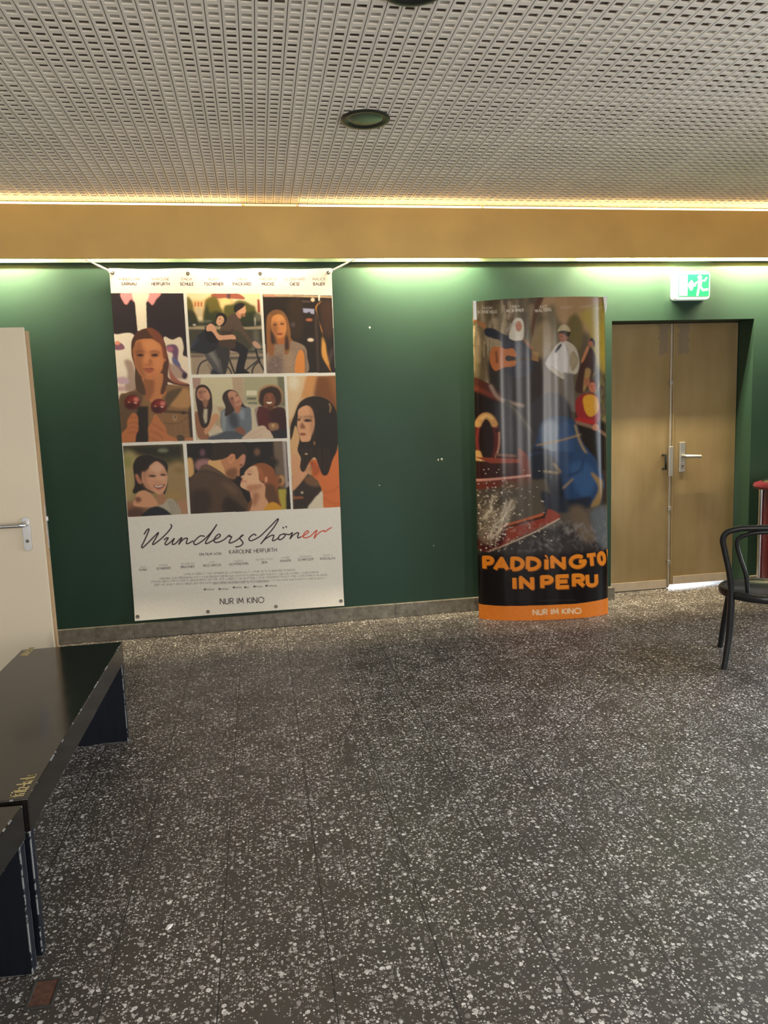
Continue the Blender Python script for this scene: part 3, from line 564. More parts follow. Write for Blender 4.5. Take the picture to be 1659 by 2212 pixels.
    c.poly([(870, 1090), (920, 1000), (1080, 890), (1200, 860), (1260, 920), (1310, 960), (1330, 1100)], (206, 184, 160), 2); c.line([(960, 1020), (1100, 960), (1230, 900)], 10, (176, 152, 128), 3); c.line([(1000, 1060), (1180, 1000)], 10, (182, 158, 134), 3)
    # ---- thoughtful woman in an orange top
    A(); P5 = [(1226, 778), (1549, 771), (1586, 475+1167.4), (1268, 490+1167.4)]
    panel(P5, (200, 164, 120)); crop(610, 800, 7.135)
    c.poly([(60, 90), (380, 80), (330, 300), (240, 500), (110, 760), (60, 500)], (212, 186, 150), 6); c.ell(170, 190, 80, 110, (222, 208, 184), 10)
    c.poly([(380, 80), (530, 80), (460, 380), (300, 420), (330, 250)], (198, 146, 92), 6); c.quad([(530, 80), (830, 80), (840, 700), (640, 460), (470, 400)], (124, 78, 42), 8); c.quad([(700, 90), (830, 90), (840, 560)], (146, 96, 54), 12)
    c.poly([(120, 1000), (260, 950), (300, 1100), (250, 1400), (150, 1500)], (206, 166, 120), 6)
    c.quad([(150, 1620), (380, 1560), (620, 1800), (560, 2140), (150, 2150)], (62, 50, 42), 6); c.quad([(160, 1940), (320, 1940), (320, 1970), (160, 1980)], (150, 96, 58), 3); c.ell(300, 1880, 20, 18, (196, 180, 160), 3); c.poly([(340, 1660), (520, 1600), (560, 1780), (400, 1760)], (120, 88, 62), 6)
    c.poly([(400, 2140), (470, 2000), (540, 1920), (640, 1860), (760, 2140)], (210, 196, 174), 3)
    c.poly([(400, 1400), (560, 1360), (760, 1280), (840, 1190), (900, 1400), (920, 2140), (650, 2140), (620, 1900), (560, 1720), (480, 1640), (430, 1560)], (206, 118, 66), 2); c.poly([(420, 1420), (520, 1420), (560, 1560), (480, 1620)], (176, 92, 50), 6)
    for q in ([(630, 1880), (760, 1860), (880, 1780)], [(620, 1960), (760, 2040), (890, 2060)], [(480, 1620), (580, 1560), (640, 1480)]): c.line(q, 12, (160, 84, 48), 3)
    c.poly([(150, 1640), (130, 1380), (200, 1280), (300, 1440), (420, 1540), (380, 1600), (160, 1850)], (206, 156, 118), 3); c.poly([(330, 1480), (430, 1440), (440, 1590), (360, 1560)], (196, 146, 108), 4)
    c.poly([(120, 1060), (120, 860), (180, 690), (260, 500), (420, 405), (620, 420), (760, 510), (840, 680), (860, 1000), (840, 1220), (770, 1380), (700, 1590), (620, 1610), (560, 1480), (500, 1340), (420, 1400), (330, 1560), (270, 1500), (280, 1350), (230, 1220), (260, 1040), (200, 850), (150, 1020)], (48, 36, 30), 1.8)
    c.poly([(235, 720), (250, 600), (370, 540), (450, 600), (490, 740), (490, 860), (450, 980), (420, 1080), (340, 1100), (280, 1080), (250, 960), (225, 860)], (210, 160, 122), 1.8)
    c.poly([(390, 560), (470, 640), (490, 860), (440, 1000), (420, 860), (430, 700)], (186, 136, 102), 8); c.line([(250, 720), (300, 730)], 20, (60, 42, 36), 3, 1, False); c.line([(330, 720), (400, 710), (460, 720)], 20, (70, 50, 42), 2.5); c.ell(390, 770, 70, 26, (104, 72, 60), 3); c.ell(380, 770, 34, 14, (48, 36, 34), 1.5); c.ell(250, 760, 28, 18, (80, 56, 48), 2.5)
    c.poly([(300, 800), (340, 850), (350, 890), (290, 890), (270, 860)], (150, 100, 74), 4); c.line([(270, 880), (330, 895)], 14, (110, 66, 52), 3, 1, False)
    c.poly([(265, 975), (310, 960), (360, 975), (340, 1000), (280, 1000)], (160, 92, 74), 2.5); c.line([(270, 978), (360, 978)], 9, (112, 62, 52), 2, 1, False)
    c.poly([(440, 420), (640, 430), (800, 600), (850, 900), (830, 1200), (640, 1400), (560, 1200), (480, 1040), (500, 820), (480, 640)], (44, 33, 28), 4)
    c.line([(720, 510), (740, 570), (728, 640)], 12, (196, 160, 110), 1.5); c.ell(365, 1285, 24, 12, (210, 184, 140), 1.5); c.ell(490, 1120, 14, 30, (150, 110, 70), 2)
    for x in (300, 360, 430, 560, 640, 700): c.line([(x, 1200), (x+20, 1400), (x-10, 1540)], 10, (84, 60, 44), 2)
    # ---- smiling dark-haired woman outdoors
    B(); panel([(141, 70), (538, 57), (572, 521), (175, 541)], (150, 132, 92)); crop(260, 950, 10.37)
    c.quad([(40, 100), (1420, 60), (1440, 420), (1000, 480), (400, 340), (60, 300)], (44, 42, 28), 14); c.poly([(1030, 360), (1450, 420), (1460, 560), (1060, 560)], (62, 62, 32), 12); c.poly([(60, 200), (200, 200), (200, 330), (60, 330)], (88, 92, 66), 10); c.ell(960, 235, 120, 42, (128, 128, 104), 6)
    c.poly([(70, 340), (340, 340), (300, 1200), (130, 1350), (100, 900)], (172, 154, 108), 14); c.poly([(80, 380), (260, 360), (250, 600), (100, 620)], (146, 142, 84), 12); c.poly([(1080, 580), (1480, 560), (1500, 1380), (1100, 1300)], (158, 132, 92), 14); c.ell(1330, 680, 120, 60, (136, 116, 70), 12); c.ell(1180, 1250, 160, 60, (170, 140, 84), 14); c.poly([(1280, 1380), (1540, 1360), (1560, 1660), (1380, 1660)], (176, 132, 104), 8)
    c.poly([(140, 1420), (300, 1400), (620, 1480), (640, 1740), (160, 1740)], (150, 108, 84), 10); c.poly([(180, 1560), (420, 1500), (560, 1600), (500, 1740), (180, 1740)], (96, 68, 58), 10)
    c.poly([(290, 620), (310, 500), (400, 380), (600, 330), (800, 390), (1000, 460), (1070, 600), (1050, 760), (1060, 1000), (1000, 1210), (960, 1220), (700, 1180), (520, 1120), (340, 1200), (280, 1150), (330, 980)], (46, 34, 32), 2)
    c.poly([(820, 1220), (960, 1190), (1040, 1340), (980, 1460), (840, 1460)], (170, 126, 94), 2)
    c.poly([(490, 900), (500, 700), (620, 620), (800, 480), (940, 560), (1020, 680), (1060, 840), (1040, 1020), (960, 1180), (860, 1220), (740, 1160), (600, 1080), (530, 980)], (206, 156, 124), 2)
    c.poly([(500, 760), (600, 680), (580, 900), (660, 1040), (760, 1160), (600, 1080), (530, 980)], (172, 122, 94), 9); c.poly([(700, 600), (860, 540), (960, 660), (840, 740), (700, 700)], (216, 172, 144), 10); c.ell(960, 850, 60, 50, (214, 168, 136), 8); c.ell(690, 930, 70, 60, (208, 150, 118), 10)
    c.ell(720, 805, 96, 24, (96, 60, 58), 4); c.ell(725, 808, 66, 12, (40, 28, 30), 2); c.ell(960, 780, 70, 24, (90, 56, 54), 4); c.ell(955, 782, 50, 12, (40, 28, 30), 2); c.line([(590, 770), (700, 735), (800, 755)], 16, (96, 62, 50), 4); c.line([(890, 740), (960, 705), (1020, 720)], 16, (90, 58, 48), 4)
    c.line([(850, 800), (870, 880), (860, 930)], 30, (226, 186, 156), 6); c.line([(760, 940), (860, 960), (940, 935)], 18, (140, 88, 68), 4)
    c.poly([(740, 1010), (850, 1020), (1000, 990), (970, 1050), (880, 1100), (800, 1080)], (110, 56, 48), 2.5); c.poly([(770, 1022), (850, 1032), (970, 1012), (930, 1042), (850, 1060), (800, 1050)], (232, 214, 200), 1.5); c.poly([(790, 1060), (870, 1066), (950, 1050), (900, 1110), (830, 1105)], (176, 104, 90), 3)
    c.poly([(340, 780), (390, 770), (450, 880), (500, 960), (430, 980), (370, 900)], (180, 122, 96), 3); c.poly([(480, 620), (620, 560), (640, 640), (520, 720)], (50, 36, 33), 4)
    c.poly([(340, 1260), (420, 1160), (560, 1140), (700, 1220), (800, 1340), (850, 1460), (760, 1500), (480, 1500), (300, 1460), (320, 1340)], (204, 154, 118), 2.5); c.poly([(330, 1290), (440, 1280), (480, 1360), (380, 1400)], (130, 86, 68), 5)
    c.poly([(960, 1440), (1060, 1320), (1180, 1330), (1300, 1460), (1340, 1680), (1000, 1680), (860, 1480)], (178, 168, 148), 3)
    for x in (1060, 1110, 1160, 1220): c.line([(x, 1350), (x+60, 1500), (x+90, 1680)], 11, (104, 96, 88), 1.5)
    c.poly([(500, 1740), (560, 1600), (700, 1510), (860, 1490), (1020, 1560), (1160, 1680), (1160, 1740)], (40, 40, 48), 3)
    # ---- couple about to kiss
    B(); panel([(562, 55), (1225, 38), (1253, 489), (590, 521)], (32, 26, 24)); crop(395, 945, 6.771)
    c.quad([(1320, 40), (1450, 40), (1500, 760), (1360, 700)], (116, 98, 82), 5); c.quad([(1450, 40), (1530, 40), (1560, 700), (1500, 740)], (170, 156, 148), 4); c.quad([(1505, 60), (1530, 60), (1560, 640), (1535, 640)], (60, 52, 56), 4); c.quad([(1390, 750), (1510, 750), (1510, 1080), (1400, 1080)], (176, 160, 72), 4); c.quad([(1510, 830), (1590, 830), (1590, 1080), (1520, 1080)], (48, 38, 36), 5)
    c.poly([(60, 320), (140, 320), (160, 540), (70, 560)], (206, 166, 110), 4); c.poly([(180, 420), (220, 330), (380, 320), (400, 420), (240, 480)], (160, 118, 116), 7); c.ell(288, 220, 36, 50, (120, 84, 96), 6); c.ell(1085, 210, 40, 54, (128, 96, 70), 7); c.ell(1310, 320, 30, 40, (100, 70, 56), 7); c.poly([(960, 330), (1340, 300), (1360, 420), (980, 420)], (40, 30, 26), 10)
    c.poly([(380, 400), (400, 320), (640, 260), (700, 400), (640, 590), (520, 500)], (214, 170, 118), 2.5)
    c.poly([(560, 320), (740, 240), (900, 240), (905, 340), (880, 410), (835, 460), (825, 560), (790, 555), (740, 600), (640, 560), (600, 440)], (190, 134, 96), 2); c.poly([(640, 480), (760, 440), (800, 500), (780, 560), (740, 610), (640, 560)], (134, 92, 64), 7); c.poly([(860, 260), (905, 260), (895, 380), (850, 410)], (196, 140, 118), 5); c.ell(850, 400, 24, 10, (90, 56, 44), 2.5)
    c.poly([(410, 330), (420, 220), (470, 90), (640, 60), (850, 70), (940, 190), (940, 270), (880, 240), (780, 320), (740, 240), (660, 280), (560, 320)], (52, 38, 30), 2)
    c.poly([(655, 320), (690, 250), (750, 240), (765, 300), (720, 370), (680, 380)], (206, 146, 108), 2); c.line([(690, 330), (710, 290), (745, 275)], 12, (140, 90, 66), 2.5)
    c.poly([(90, 640), (240, 480), (280, 410), (380, 400), (560, 500), (700, 620), (800, 700), (880, 830), (930, 1080), (120, 1120)], (92, 70, 54), 2); c.poly([(240, 470), (290, 405), (400, 410), (600, 560), (480, 510), (330, 480)], (110, 86, 66), 3); c.line([(240, 490), (400, 490), (580, 580)], 14, (60, 46, 38), 2.5)
    c.poly([(130, 800), (340, 760), (420, 900), (360, 1100), (130, 1120)], (64, 48, 40), 12); c.poly([(600, 900), (700, 880), (900, 1040), (920, 1090), (600, 1090)], (52, 40, 34), 9); c.poly([(560, 660), (720, 690), (820, 820), (700, 800)], (112, 86, 66), 10)
    c.poly([(1000, 430), (1080, 380), (1200, 375), (1320, 450), (1360, 560), (1420, 540), (1480, 600), (1470, 700), (1400, 720), (1380, 780), (1420, 940), (1440, 1010), (1340, 960), (1220, 900), (1190, 700), (1120, 500)], (150, 92, 56), 2); c.poly([(1200, 700), (1330, 700), (1400, 960), (1240, 930)], (104, 72, 48), 6); c.ell(1440, 620, 40, 70, (196, 156, 106), 5); c.ell(1420, 630, 30, 50, (104, 66, 42), 5)
    c.poly([(990, 760), (1190, 690), (1200, 860), (1250, 960), (1180, 1060), (960, 1070), (1010, 960)], (208, 160, 124), 2); c.poly([(1040, 800), (1120, 840), (1060, 1000), (1010, 960)], (172, 122, 92), 8)
    c.poly([(910, 500), (990, 425), (1080, 420), (1110, 500), (1120, 620), (1190, 690), (1060, 760), (960, 770), (850, 720), (850, 650), (870, 610), (850, 570), (900, 540)], (222, 178, 142), 1.8); c.poly([(940, 700), (1120, 680), (1180, 700), (1060, 770), (960, 780)], (186, 132, 100), 6); c.ell(975, 535, 34, 12, (130, 84, 66), 3); c.line([(930, 510), (970, 480), (1020, 500)], 12, (150, 100, 76), 3); c.line([(855, 640), (890, 630), (930, 650)], 13, (180, 88, 80), 2); c.ell(870, 590, 12, 10, (170, 110, 86), 2)
    c.ell(1215, 610, 22, 46, (212, 150, 116), 2.5); c.poly([(1080, 420), (1160, 480), (1180, 620), (1130, 640), (1110, 520)], (170, 104, 66), 4)
    c.poly([(1190, 1080), (1240, 970), (1320, 940), (1400, 980), (1460, 1060), (1460, 1090)], (206, 152, 52), 2.5); c.poly([(940, 1080), (960, 960), (1010, 900), (1000, 1000), (970, 1080)], (122, 84, 54), 3)
    # ---- lettering
    c.clip = None; A(); ink = (84, 54, 70)
    names = [('ANNEKE KIM', 'SARNAU', 182), ('KAROLINE', 'HERFURTH', 392), ('EMILIA', 'SCHÜLE', 565), ('NORA', 'TSCHIRNER', 742), ('EMILIA', 'PACKARD', 930), ('FRIEDRICH', 'MÜCKE', 1102), ('GODEHARD', 'GIESE', 1280), ('MALICK', 'BAUER', 1440)]
    for a, b, x in names:
        c.text(a, x, 134, 18, .15, (112, 84, 92), 0, 1.0, .15, 1); c.text(b, x, 166, 19, .24, ink, 0, .98, .15, 1)
    B()
    script = [[(283, 655), (300, 628), (314, 622), (305, 650), (283, 700), (266, 735), (272, 745), (300, 720), (345, 675), (376, 645), (366, 670), (345, 705), (338, 722), (350, 720), (395, 685), (440, 640), (464, 605), (458, 592)],
        [(415, 692), (430, 681), (441, 682), (428, 702), (420, 720), (432, 726), (460, 705), (481, 684), (472, 705), (468, 722), (482, 722), (500, 708), (520, 686), (532, 680), (522, 700), (512, 722), (530, 700), (553, 683), (568, 685), (562, 705), (562, 718), (577, 716), (605, 700)],
        [(680, 669), (655, 667), (630, 685), (611, 710), (618, 725), (640, 718), (680, 690), (720, 650), (750, 610), (762, 592), (745, 620), (715, 665), (690, 705), (691, 718), (710, 712), (740, 695), (770, 680), (786, 667), (780, 655), (762, 665), (745, 690), (750, 708), (775, 708), (810, 692), (835, 670), (848, 662), (847, 671), (861, 672), (850, 695), (845, 712), (862, 711), (890, 698), (920, 675), (937, 660), (924, 667), (916, 682), (927, 697), (936, 715), (918, 733), (888, 740)],
        [(1022, 662), (1010, 655), (990, 666), (975, 686), (986, 698), (1012, 690), (1050, 668), (1090, 630), (1130, 590), (1164, 555), (1168, 563), (1140, 610), (1100, 660), (1065, 705), (1056, 717), (1080, 690), (1120, 665), (1140, 662), (1136, 680), (1131, 697), (1147, 695), (1172, 680)],
        [(1202, 655), (1182, 661), (1170, 680), (1180, 692), (1202, 680), (1216, 660), (1204, 652), (1224, 656), (1245, 657), (1263, 645), (1256, 665), (1248, 685), (1268, 662), (1294, 646), (1305, 650), (1298, 668), (1302, 680), (1320, 673)]]
    for s in script: c.line(s, 9.0, (60, 34, 50), .15)
    for x, y in ((1203, 612), (1222, 606)): c.ell(x, y, 6, 6, (66, 40, 56), .2)
    for s in ([(1320, 673), (1355, 655), (1371, 640), (1360, 634), (1342, 650), (1335, 672), (1350, 680), (1385, 668)], [(1385, 668), (1412, 640), (1426, 630), (1420, 645), (1412, 665), (1408, 682), (1425, 660), (1450, 640), (1474, 632), (1478, 640), (1500, 625), (1522, 612)]): c.line(s, 8, (206, 84, 62), .15)
    c.text('EIN FILM VON', 720, 787, 16, .19, (74, 60, 66), -2.6, 1.05, .1); c.text('KAROLINE HERFURTH', 1002, 766, 24, .17, (74, 56, 64), -2.6, .98, .1)
    low = [('ANJA', 'KLING', 275, 873, 891), ('SAMUEL', 'SCHNEIDER', 410, 861, 882), ('MAXIMILIAN', 'BRÜCKNER', 570, 851, 872), ('LEVY', 'RICO ARCOS', 732, 842, 862), ('ALBERT', 'LICHTENSTERN', 908, 832, 852), ('DILARA AYLIN', 'ZIEM', 1077, 821, 842), ('JASMIN', 'SHAKERI', 1217, 811, 831), ('BARBARA', 'SCHNITZLER', 1352, 803, 823), ('BIANCA', 'RADOSLAV', 1498, 796, 817)]
    for a, b, x, y1, y2 in low:
        c.text(a, x, y1, 12, .15, (140, 132, 130), -2.8, 1, .2, .8); c.text(b, x, y2, 14, .22, (96, 86, 88), -2.8, .97, .2, .9)
    for x0, x1, y in ((540, 1285, 922), (380, 1440, 951), (330, 1495, 972), (345, 1485, 993), (740, 1110, 983)):
        n = int((x1-x0)/4.6); gapn = 0
        for i in range(n):
            x = x0+(x1-x0)*i/n; yy = y-(x-x0)*.0405
            if gapn == 0 and c.rng.random() < .12: gapn = 1; continue
            gapn = 0; h = c.rng.uniform(3.5, 6.5); k_ = c.rng.integers(0, 3)
            if k_ < 2: c.line([(x, yy-h), (x, yy+h)], 2.4, (128, 122, 120), .35, .75, False)
            if k_ > 0: yy2 = yy+(h if c.rng.random() < .5 else -h)*.8; c.line([(x-1, yy2), (x+4, yy2)], 2.2, (132, 126, 124), .35, .7, False)
    for x, y, w in ((718, 1022, 70), (815, 1019, 70), (905, 1008, 60), (965, 1007, 28), (1040, 1002, 56), (1130, 997, 80)):
        for i in range(int(w/9)): c.line([(x-w/2+i*9, y+3), (x-w/2+i*9+6, y-4+(i % 3)*2)], 5, (130, 124, 122), .4, .85, False)
        c.ell(x-w/2, y, 7, 7, (110, 104, 102), .5)
    c.text('NUR IM KINO', 930, 1096, 37, .16, (78, 64, 74), -2.3, 1.0, .1)
    c.clip = None; c.noise(.02, .7, 5)
    return np.clip(c.a, 0, 1)
def paint_standee(W, H):
    c = Canvas(W, H, (60, 50, 44), 11)
    def crop(ox, oy, sc):
        def f(p):
            p = np.asarray(p, float); x = p[:, 0]/sc+ox; y = p[:, 1]/sc+oy
            v = (y-650)/677.; xl = 1022+12*v; xr = 1309+8*v; s = (x-xl)/(xr-xl); s0 = np.clip(s, 0, 1); s = s-.128*s0*(1-s0)
            top = 655-10*s; bot = 1330-5*s; b = 1-np.clip(2*s-1, -1, 1)**2
            t = (y-(top-12*b))/((bot+9*b)-(top-12*b))
            return np.c_[s*W, t*H]
        c.map = f; c.k = W/(285.*sc)
    K = 4.879
    def A(): crop(1000, 620, K)
    def B(): crop(1000, 980, K)
    R = c.rng
    # jungle light and foliage
    A(); c.quad([(60, 60), (1600, 40), (1600, 1900), (60, 1900)], (92, 78, 60))
    for i in range(120):
        x = R.uniform(90, 800); y = R.uniform(100, 800); L = R.uniform(120, 420); col = [(158, 136, 108), (128, 112, 78), (182, 160, 132), (104, 94, 62), (88, 76, 58)][i % 5]
        c.line([(x, y), (x+R.uniform(-20, 20), y+L/2), (x+R.uniform(-20, 20), y+L)], R.uniform(14, 46), col, 3, .6)
    c.poly([(860, 80), (1500, 60), (1560, 520), (1200, 420), (900, 300)], (160, 128, 92), 14); c.poly([(1240, 260), (1560, 220), (1570, 900), (1380, 760), (1340, 480)], (164, 142, 66), 14); c.poly([(1380, 420), (1560, 400), (1560, 820), (1420, 700)], (176, 150, 58), 16)
    c.poly([(880, 250), (960, 160), (1000, 300), (1060, 420), (960, 640), (860, 600)], (104, 90, 58), 10); c.poly([(1080, 380), (1180, 260), (1260, 420), (1220, 640), (1140, 560)], (108, 94, 58), 8); c.poly([(740, 640), (760, 420), (900, 320), (960, 560), (860, 700)], (140, 118, 84), 10); c.poly([(740, 500), (800, 250), (860, 80), (800, 80), (740, 300)], (92, 60, 42), 4)
    for i in range(70):
        x = R.uniform(1380, 1560); y = R.uniform(820, 1750); c.line([(x, y), (x+R.uniform(-90, 50), y+R.uniform(30, 110))], R.uniform(8, 20), [(128, 112, 64), (86, 84, 48), (160, 140, 80), (60, 58, 40)][i % 4], 1.5, .8, False)
    for i in range(60):
        x = R.uniform(90, 620); y = R.uniform(120, 640); c.line([(x, y), (x+R.uniform(-10, 10), y+R.uniform(60, 200))], R.uniform(5, 12), (206, 184, 152), 1.2, .5, False)
    # deck, mast and hull
    c.poly([(300, 700), (820, 700), (800, 1500), (560, 1500), (330, 1160)], (52, 42, 38), 8); c.quad([(420, 840), (560, 830), (540, 1160), (420, 1150)], (60, 56, 60), 6); c.quad([(560, 740), (680, 740), (660, 1200), (540, 1180)], (36, 30, 28), 5)
    c.quad([(120, 1000), (420, 1120), (380, 1320), (130, 1380)], (38, 28, 28), 6); c.quad([(340, 1160), (640, 1260), (820, 1560), (820, 1900), (340, 1900)], (54, 52, 56), 7); c.quad([(1180, 1200), (1560, 1420), (1560, 1900), (1180, 1900)], (36, 28, 22), 8)
    # woman in a dark robe with a white veil playing a guitar
    c.quad([(110, 330), (260, 390), (240, 440), (110, 350)], (176, 122, 80), 2)
    c.poly([(240, 430), (330, 420), (440, 470), (600, 500), (700, 560), (760, 700), (720, 860), (560, 900), (420, 800), (420, 560), (320, 520), (240, 490)], (46, 48, 60), 2.5); c.poly([(500, 560), (640, 560), (680, 740), (560, 800)], (58, 58, 70), 8)
    c.poly([(500, 480), (540, 340), (600, 300), (650, 340), (650, 500), (590, 530), (520, 520)], (206, 196, 178), 2); c.ell(600, 385, 34, 54, (178, 116, 84), 2); c.ell(588, 378, 6, 4, (70, 42, 36), 1); c.ell(614, 378, 6, 4, (70, 42, 36), 1); c.line([(588, 412), (612, 412)], 6, (120, 60, 50), 1, 1, False); c.line([(470, 440), (560, 350)], 14, (170, 160, 150), 2, 1, False); c.line([(660, 520), (740, 610)], 18, (168, 112, 72), 2, 1, False)
    c.poly([(290, 690), (320, 610), (400, 600), (470, 620), (540, 610), (575, 680), (560, 780), (480, 800), (430, 810), (350, 845), (300, 780)], (188, 112, 60), 2); c.ell(492, 712, 36, 30, (44, 36, 34), 2); c.quad([(500, 690), (780, 700), (780, 730), (500, 735)], (60, 46, 38), 2); c.line([(360, 650), (372, 760)], 16, (70, 42, 34), 2, 1, False)
    for i in range(4): c.line([(740, 640+i*24), (800, 660+i*22)], 12, (196, 150, 96), 1.5, 1, False)
    # man in a pale suit and hat
    c.poly([(890, 720), (1000, 560), (1080, 530), (1180, 600), (1220, 740), (1200, 860), (1130, 880), (1060, 920), (900, 800)], (176, 164, 146), 2.2); c.poly([(900, 720), (1000, 580), (1080, 570), (1130, 760), (1100, 860), (920, 800)], (186, 178, 172), 5); c.quad([(1060, 850), (1160, 870), (1180, 1260), (1090, 1260)], (112, 104, 96), 3); c.poly([(1150, 640), (1210, 740), (1150, 840), (1120, 740)], (150, 134, 108), 4)
    c.line([(1080, 560), (1120, 700), (1110, 860)], 8, (140, 126, 108), 1.5); c.line([(1060, 900), (1000, 840), (930, 780)], 10, (150, 138, 122), 2); c.line([(1160, 640), (1205, 740), (1150, 830)], 10, (120, 106, 84), 2)
    c.poly([(975, 620), (1030, 560), (1040, 580), (985, 650)], (52, 48, 48), 1.5); c.ell(1058, 480, 44, 64, (150, 96, 74), 2); c.poly([(1000, 440), (1060, 400), (1130, 430), (1110, 490), (1060, 460)], (50, 38, 32), 2); c.poly([(1000, 435), (1030, 380), (1070, 365), (1110, 390), (1130, 440), (1060, 425)], (176, 158, 124), 2); c.ell(1044, 486, 6, 4, (60, 40, 34), 1); c.ell(1076, 484, 6, 4, (60, 40, 34), 1); c.line([(1045, 520), (1072, 518)], 6, (110, 60, 52), 1, 1, False)
    # woman waving behind, and a couple in red and yellow at the rail
    c.poly([(1230, 800), (1280, 640), (1350, 620), (1390, 760), (1300, 1040), (1180, 1040)], (66, 42, 34), 3); c.ell(1345, 560, 34, 42, (158, 96, 66), 2); c.poly([(1240, 740), (1300, 600), (1320, 620), (1260, 750)], (176, 116, 78), 3); c.poly([(1310, 560), (1345, 515), (1385, 560), (1370, 620), (1360, 560), (1330, 545)], (46, 32, 28), 2)
    c.poly([(1180, 1160), (1260, 1080), (1400, 1100), (1440, 1260), (1400, 1400), (1220, 1340)], (138, 40, 38), 3); c.poly([(1260, 1120), (1340, 1090), (1410, 1140), (1420, 1260), (1340, 1320), (1280, 1260)], (196, 142, 40), 3); c.ell(1360, 1010, 42, 60, (176, 104, 72), 2); c.poly([(1310, 1000), (1350, 940), (1410, 970), (1400, 1060), (1380, 980), (1340, 970)], (96, 56, 34), 2); c.poly([(1290, 820), (1340, 850), (1300, 1000), (1260, 1060), (1270, 920)], (150, 118, 70), 4); c.ell(1300, 960, 30, 44, (150, 96, 66), 3); c.poly([(1200, 1320), (1380, 1360), (1360, 1400), (1200, 1380)], (160, 40, 36), 3)
    c.ell(1346, 1005, 6, 4, (60, 36, 30), 1); c.ell(1376, 1003, 6, 4, (60, 36, 30), 1)
    c.line([(1190, 1370), (1380, 1440), (1560, 1560)], 34, (128, 98, 76), 1.5); c.ell(1390, 1430, 36, 34, (176, 116, 80), 2)
    # cabin roof and rails
    c.poly([(110, 920), (280, 980), (420, 1090), (400, 1140), (240, 1060), (120, 1000)], (84, 44, 34), 2); c.line([(120, 1030), (260, 1080), (380, 1130)], 40, (120, 58, 42), 3); c.line([(300, 1000), (400, 1130), (640, 1190)], 34, (156, 132, 118), 2); c.line([(470, 1160), (600, 1300), (830, 1620)], 60, (66, 62, 58), 2.5); c.line([(520, 1190), (640, 1330), (790, 1530)], 14, (116, 106, 90), 2.5)
    # life ring
    c.ell(252, 1560, 110, 240, (44, 30, 28), 2.5, 1, 4)
    def arc(a0, a1, w, col, dx=0):
        t = np.radians(np.linspace(a0, a1, 24)); c.line(np.c_[252+dx+118*np.cos(t), 1560+255*np.sin(t)], w, col, 1.2, 1, False, False)
    arc(0, 360, 62, (96, 36, 36)); arc(0, 360, 16, (134, 62, 54), 14); arc(215, 322, 66, (192, 146, 92)); arc(240, 300, 26, (216, 176, 118), 6); arc(62, 150, 70, (204, 160, 100)); arc(80, 130, 28, (226, 190, 132), 4); c.quad([(350, 1440), (385, 1420), (385, 1470), (345, 1480)], (60, 40, 36), 2); c.line([(392, 1470), (386, 1620), (345, 1750)], 9, (206, 172, 140), 1.2)
    c.quad([(340, 1690), (570, 1700), (570, 1740), (340, 1720)], (120, 88, 74), 2); c.quad([(300, 1780), (680, 1760), (680, 1790), (300, 1800)], (150, 76, 56), 2); c.quad([(590, 1620), (690, 1700), (690, 1800), (600, 1790)], (130, 66, 46), 4); c.quad([(350, 1720), (600, 1730), (600, 1780), (350, 1780)], (70, 30, 30), 3)
    # blue tarpaulin over the cargo, lashed with rope
    c.poly([(700, 1240), (840, 1080), (1000, 1060), (1120, 1180), (1160, 1340), (1220, 1480), (1240, 1620), (1100, 1760), (900, 1900), (700, 1800), (740, 1500)], (58, 54, 58), 8)
    c.poly([(830, 1380), (960, 1300), (1120, 1320), (1200, 1420), (1240, 1560), (1340, 1700), (1430, 1880), (1440, 2100), (700, 2100), (700, 1760), (780, 1560)], (46, 66, 92), 4); c.poly([(840, 1390), (980, 1360), (1000, 1600), (940, 1800), (860, 1700)], (120, 130, 140), 10); c.poly([(1020, 1400), (1120, 1380), (1160, 1640), (1080, 1900), (1000, 1700)], (54, 78, 110), 9); c.poly([(720, 1660), (940, 1680), (960, 2050), (720, 2050)], (32, 36, 48), 8)
    c.line([(790, 1600), (1000, 1560), (1230, 1500)], 16, (150, 120, 82), 1.5); c.line([(1180, 1400), (1240, 1600), (1400, 1880)], 18, (160, 132, 86), 2)
    B(); c.poly([(700, -60), (1300, -60), (1420, 100), (1460, 240), (1400, 420), (1260, 520), (1100, 560), (900, 520), (840, 360), (730, 240)], (44, 66, 96), 4); c.poly([(720, -40), (960, -40), (1060, 300), (1060, 520), (900, 520), (840, 360), (730, 230)], (30, 36, 46), 8); c.poly([(1120, 60), (1300, 40), (1400, 220), (1300, 420), (1180, 300)], (54, 82, 116), 10); c.line([(1260, 20), (1230, 120), (1110, 170)], 18, (28, 42, 68), 3)
    for q in ([(960, 40), (1030, 130)], [(860, 120), (1010, 140)], [(1060, 300), (1150, 210)], [(1360, 160), (1440, 270)]): c.line(q, 18, (150, 124, 88), 2, 1, False)
    c.poly([(1340, 150), (1420, 200), (1470, 260), (1440, 460), (1380, 560), (1340, 500), (1420, 320)], (140, 112, 70), 5)
    # river
    c.quad([(100, 260), (880, 200), (1000, 560), (1580, 480), (1600, 1120), (100, 1120)], (86, 76, 64), 6); c.quad([(160, 820), (1580, 600), (1600, 1100), (160, 1100)], (58, 52, 50), 14)
    c.poly([(840, 330), (1100, 420), (1340, 400), (1300, 520), (1180, 560), (900, 540)], (40, 44, 54), 7); c.poly([(1120, 520), (1250, 500), (1330, 640), (1420, 820), (1300, 900), (1180, 760)], (104, 88, 72), 12); c.poly([(1340, 560), (1560, 560), (1570, 1000), (1420, 900)], (96, 98, 100), 12)
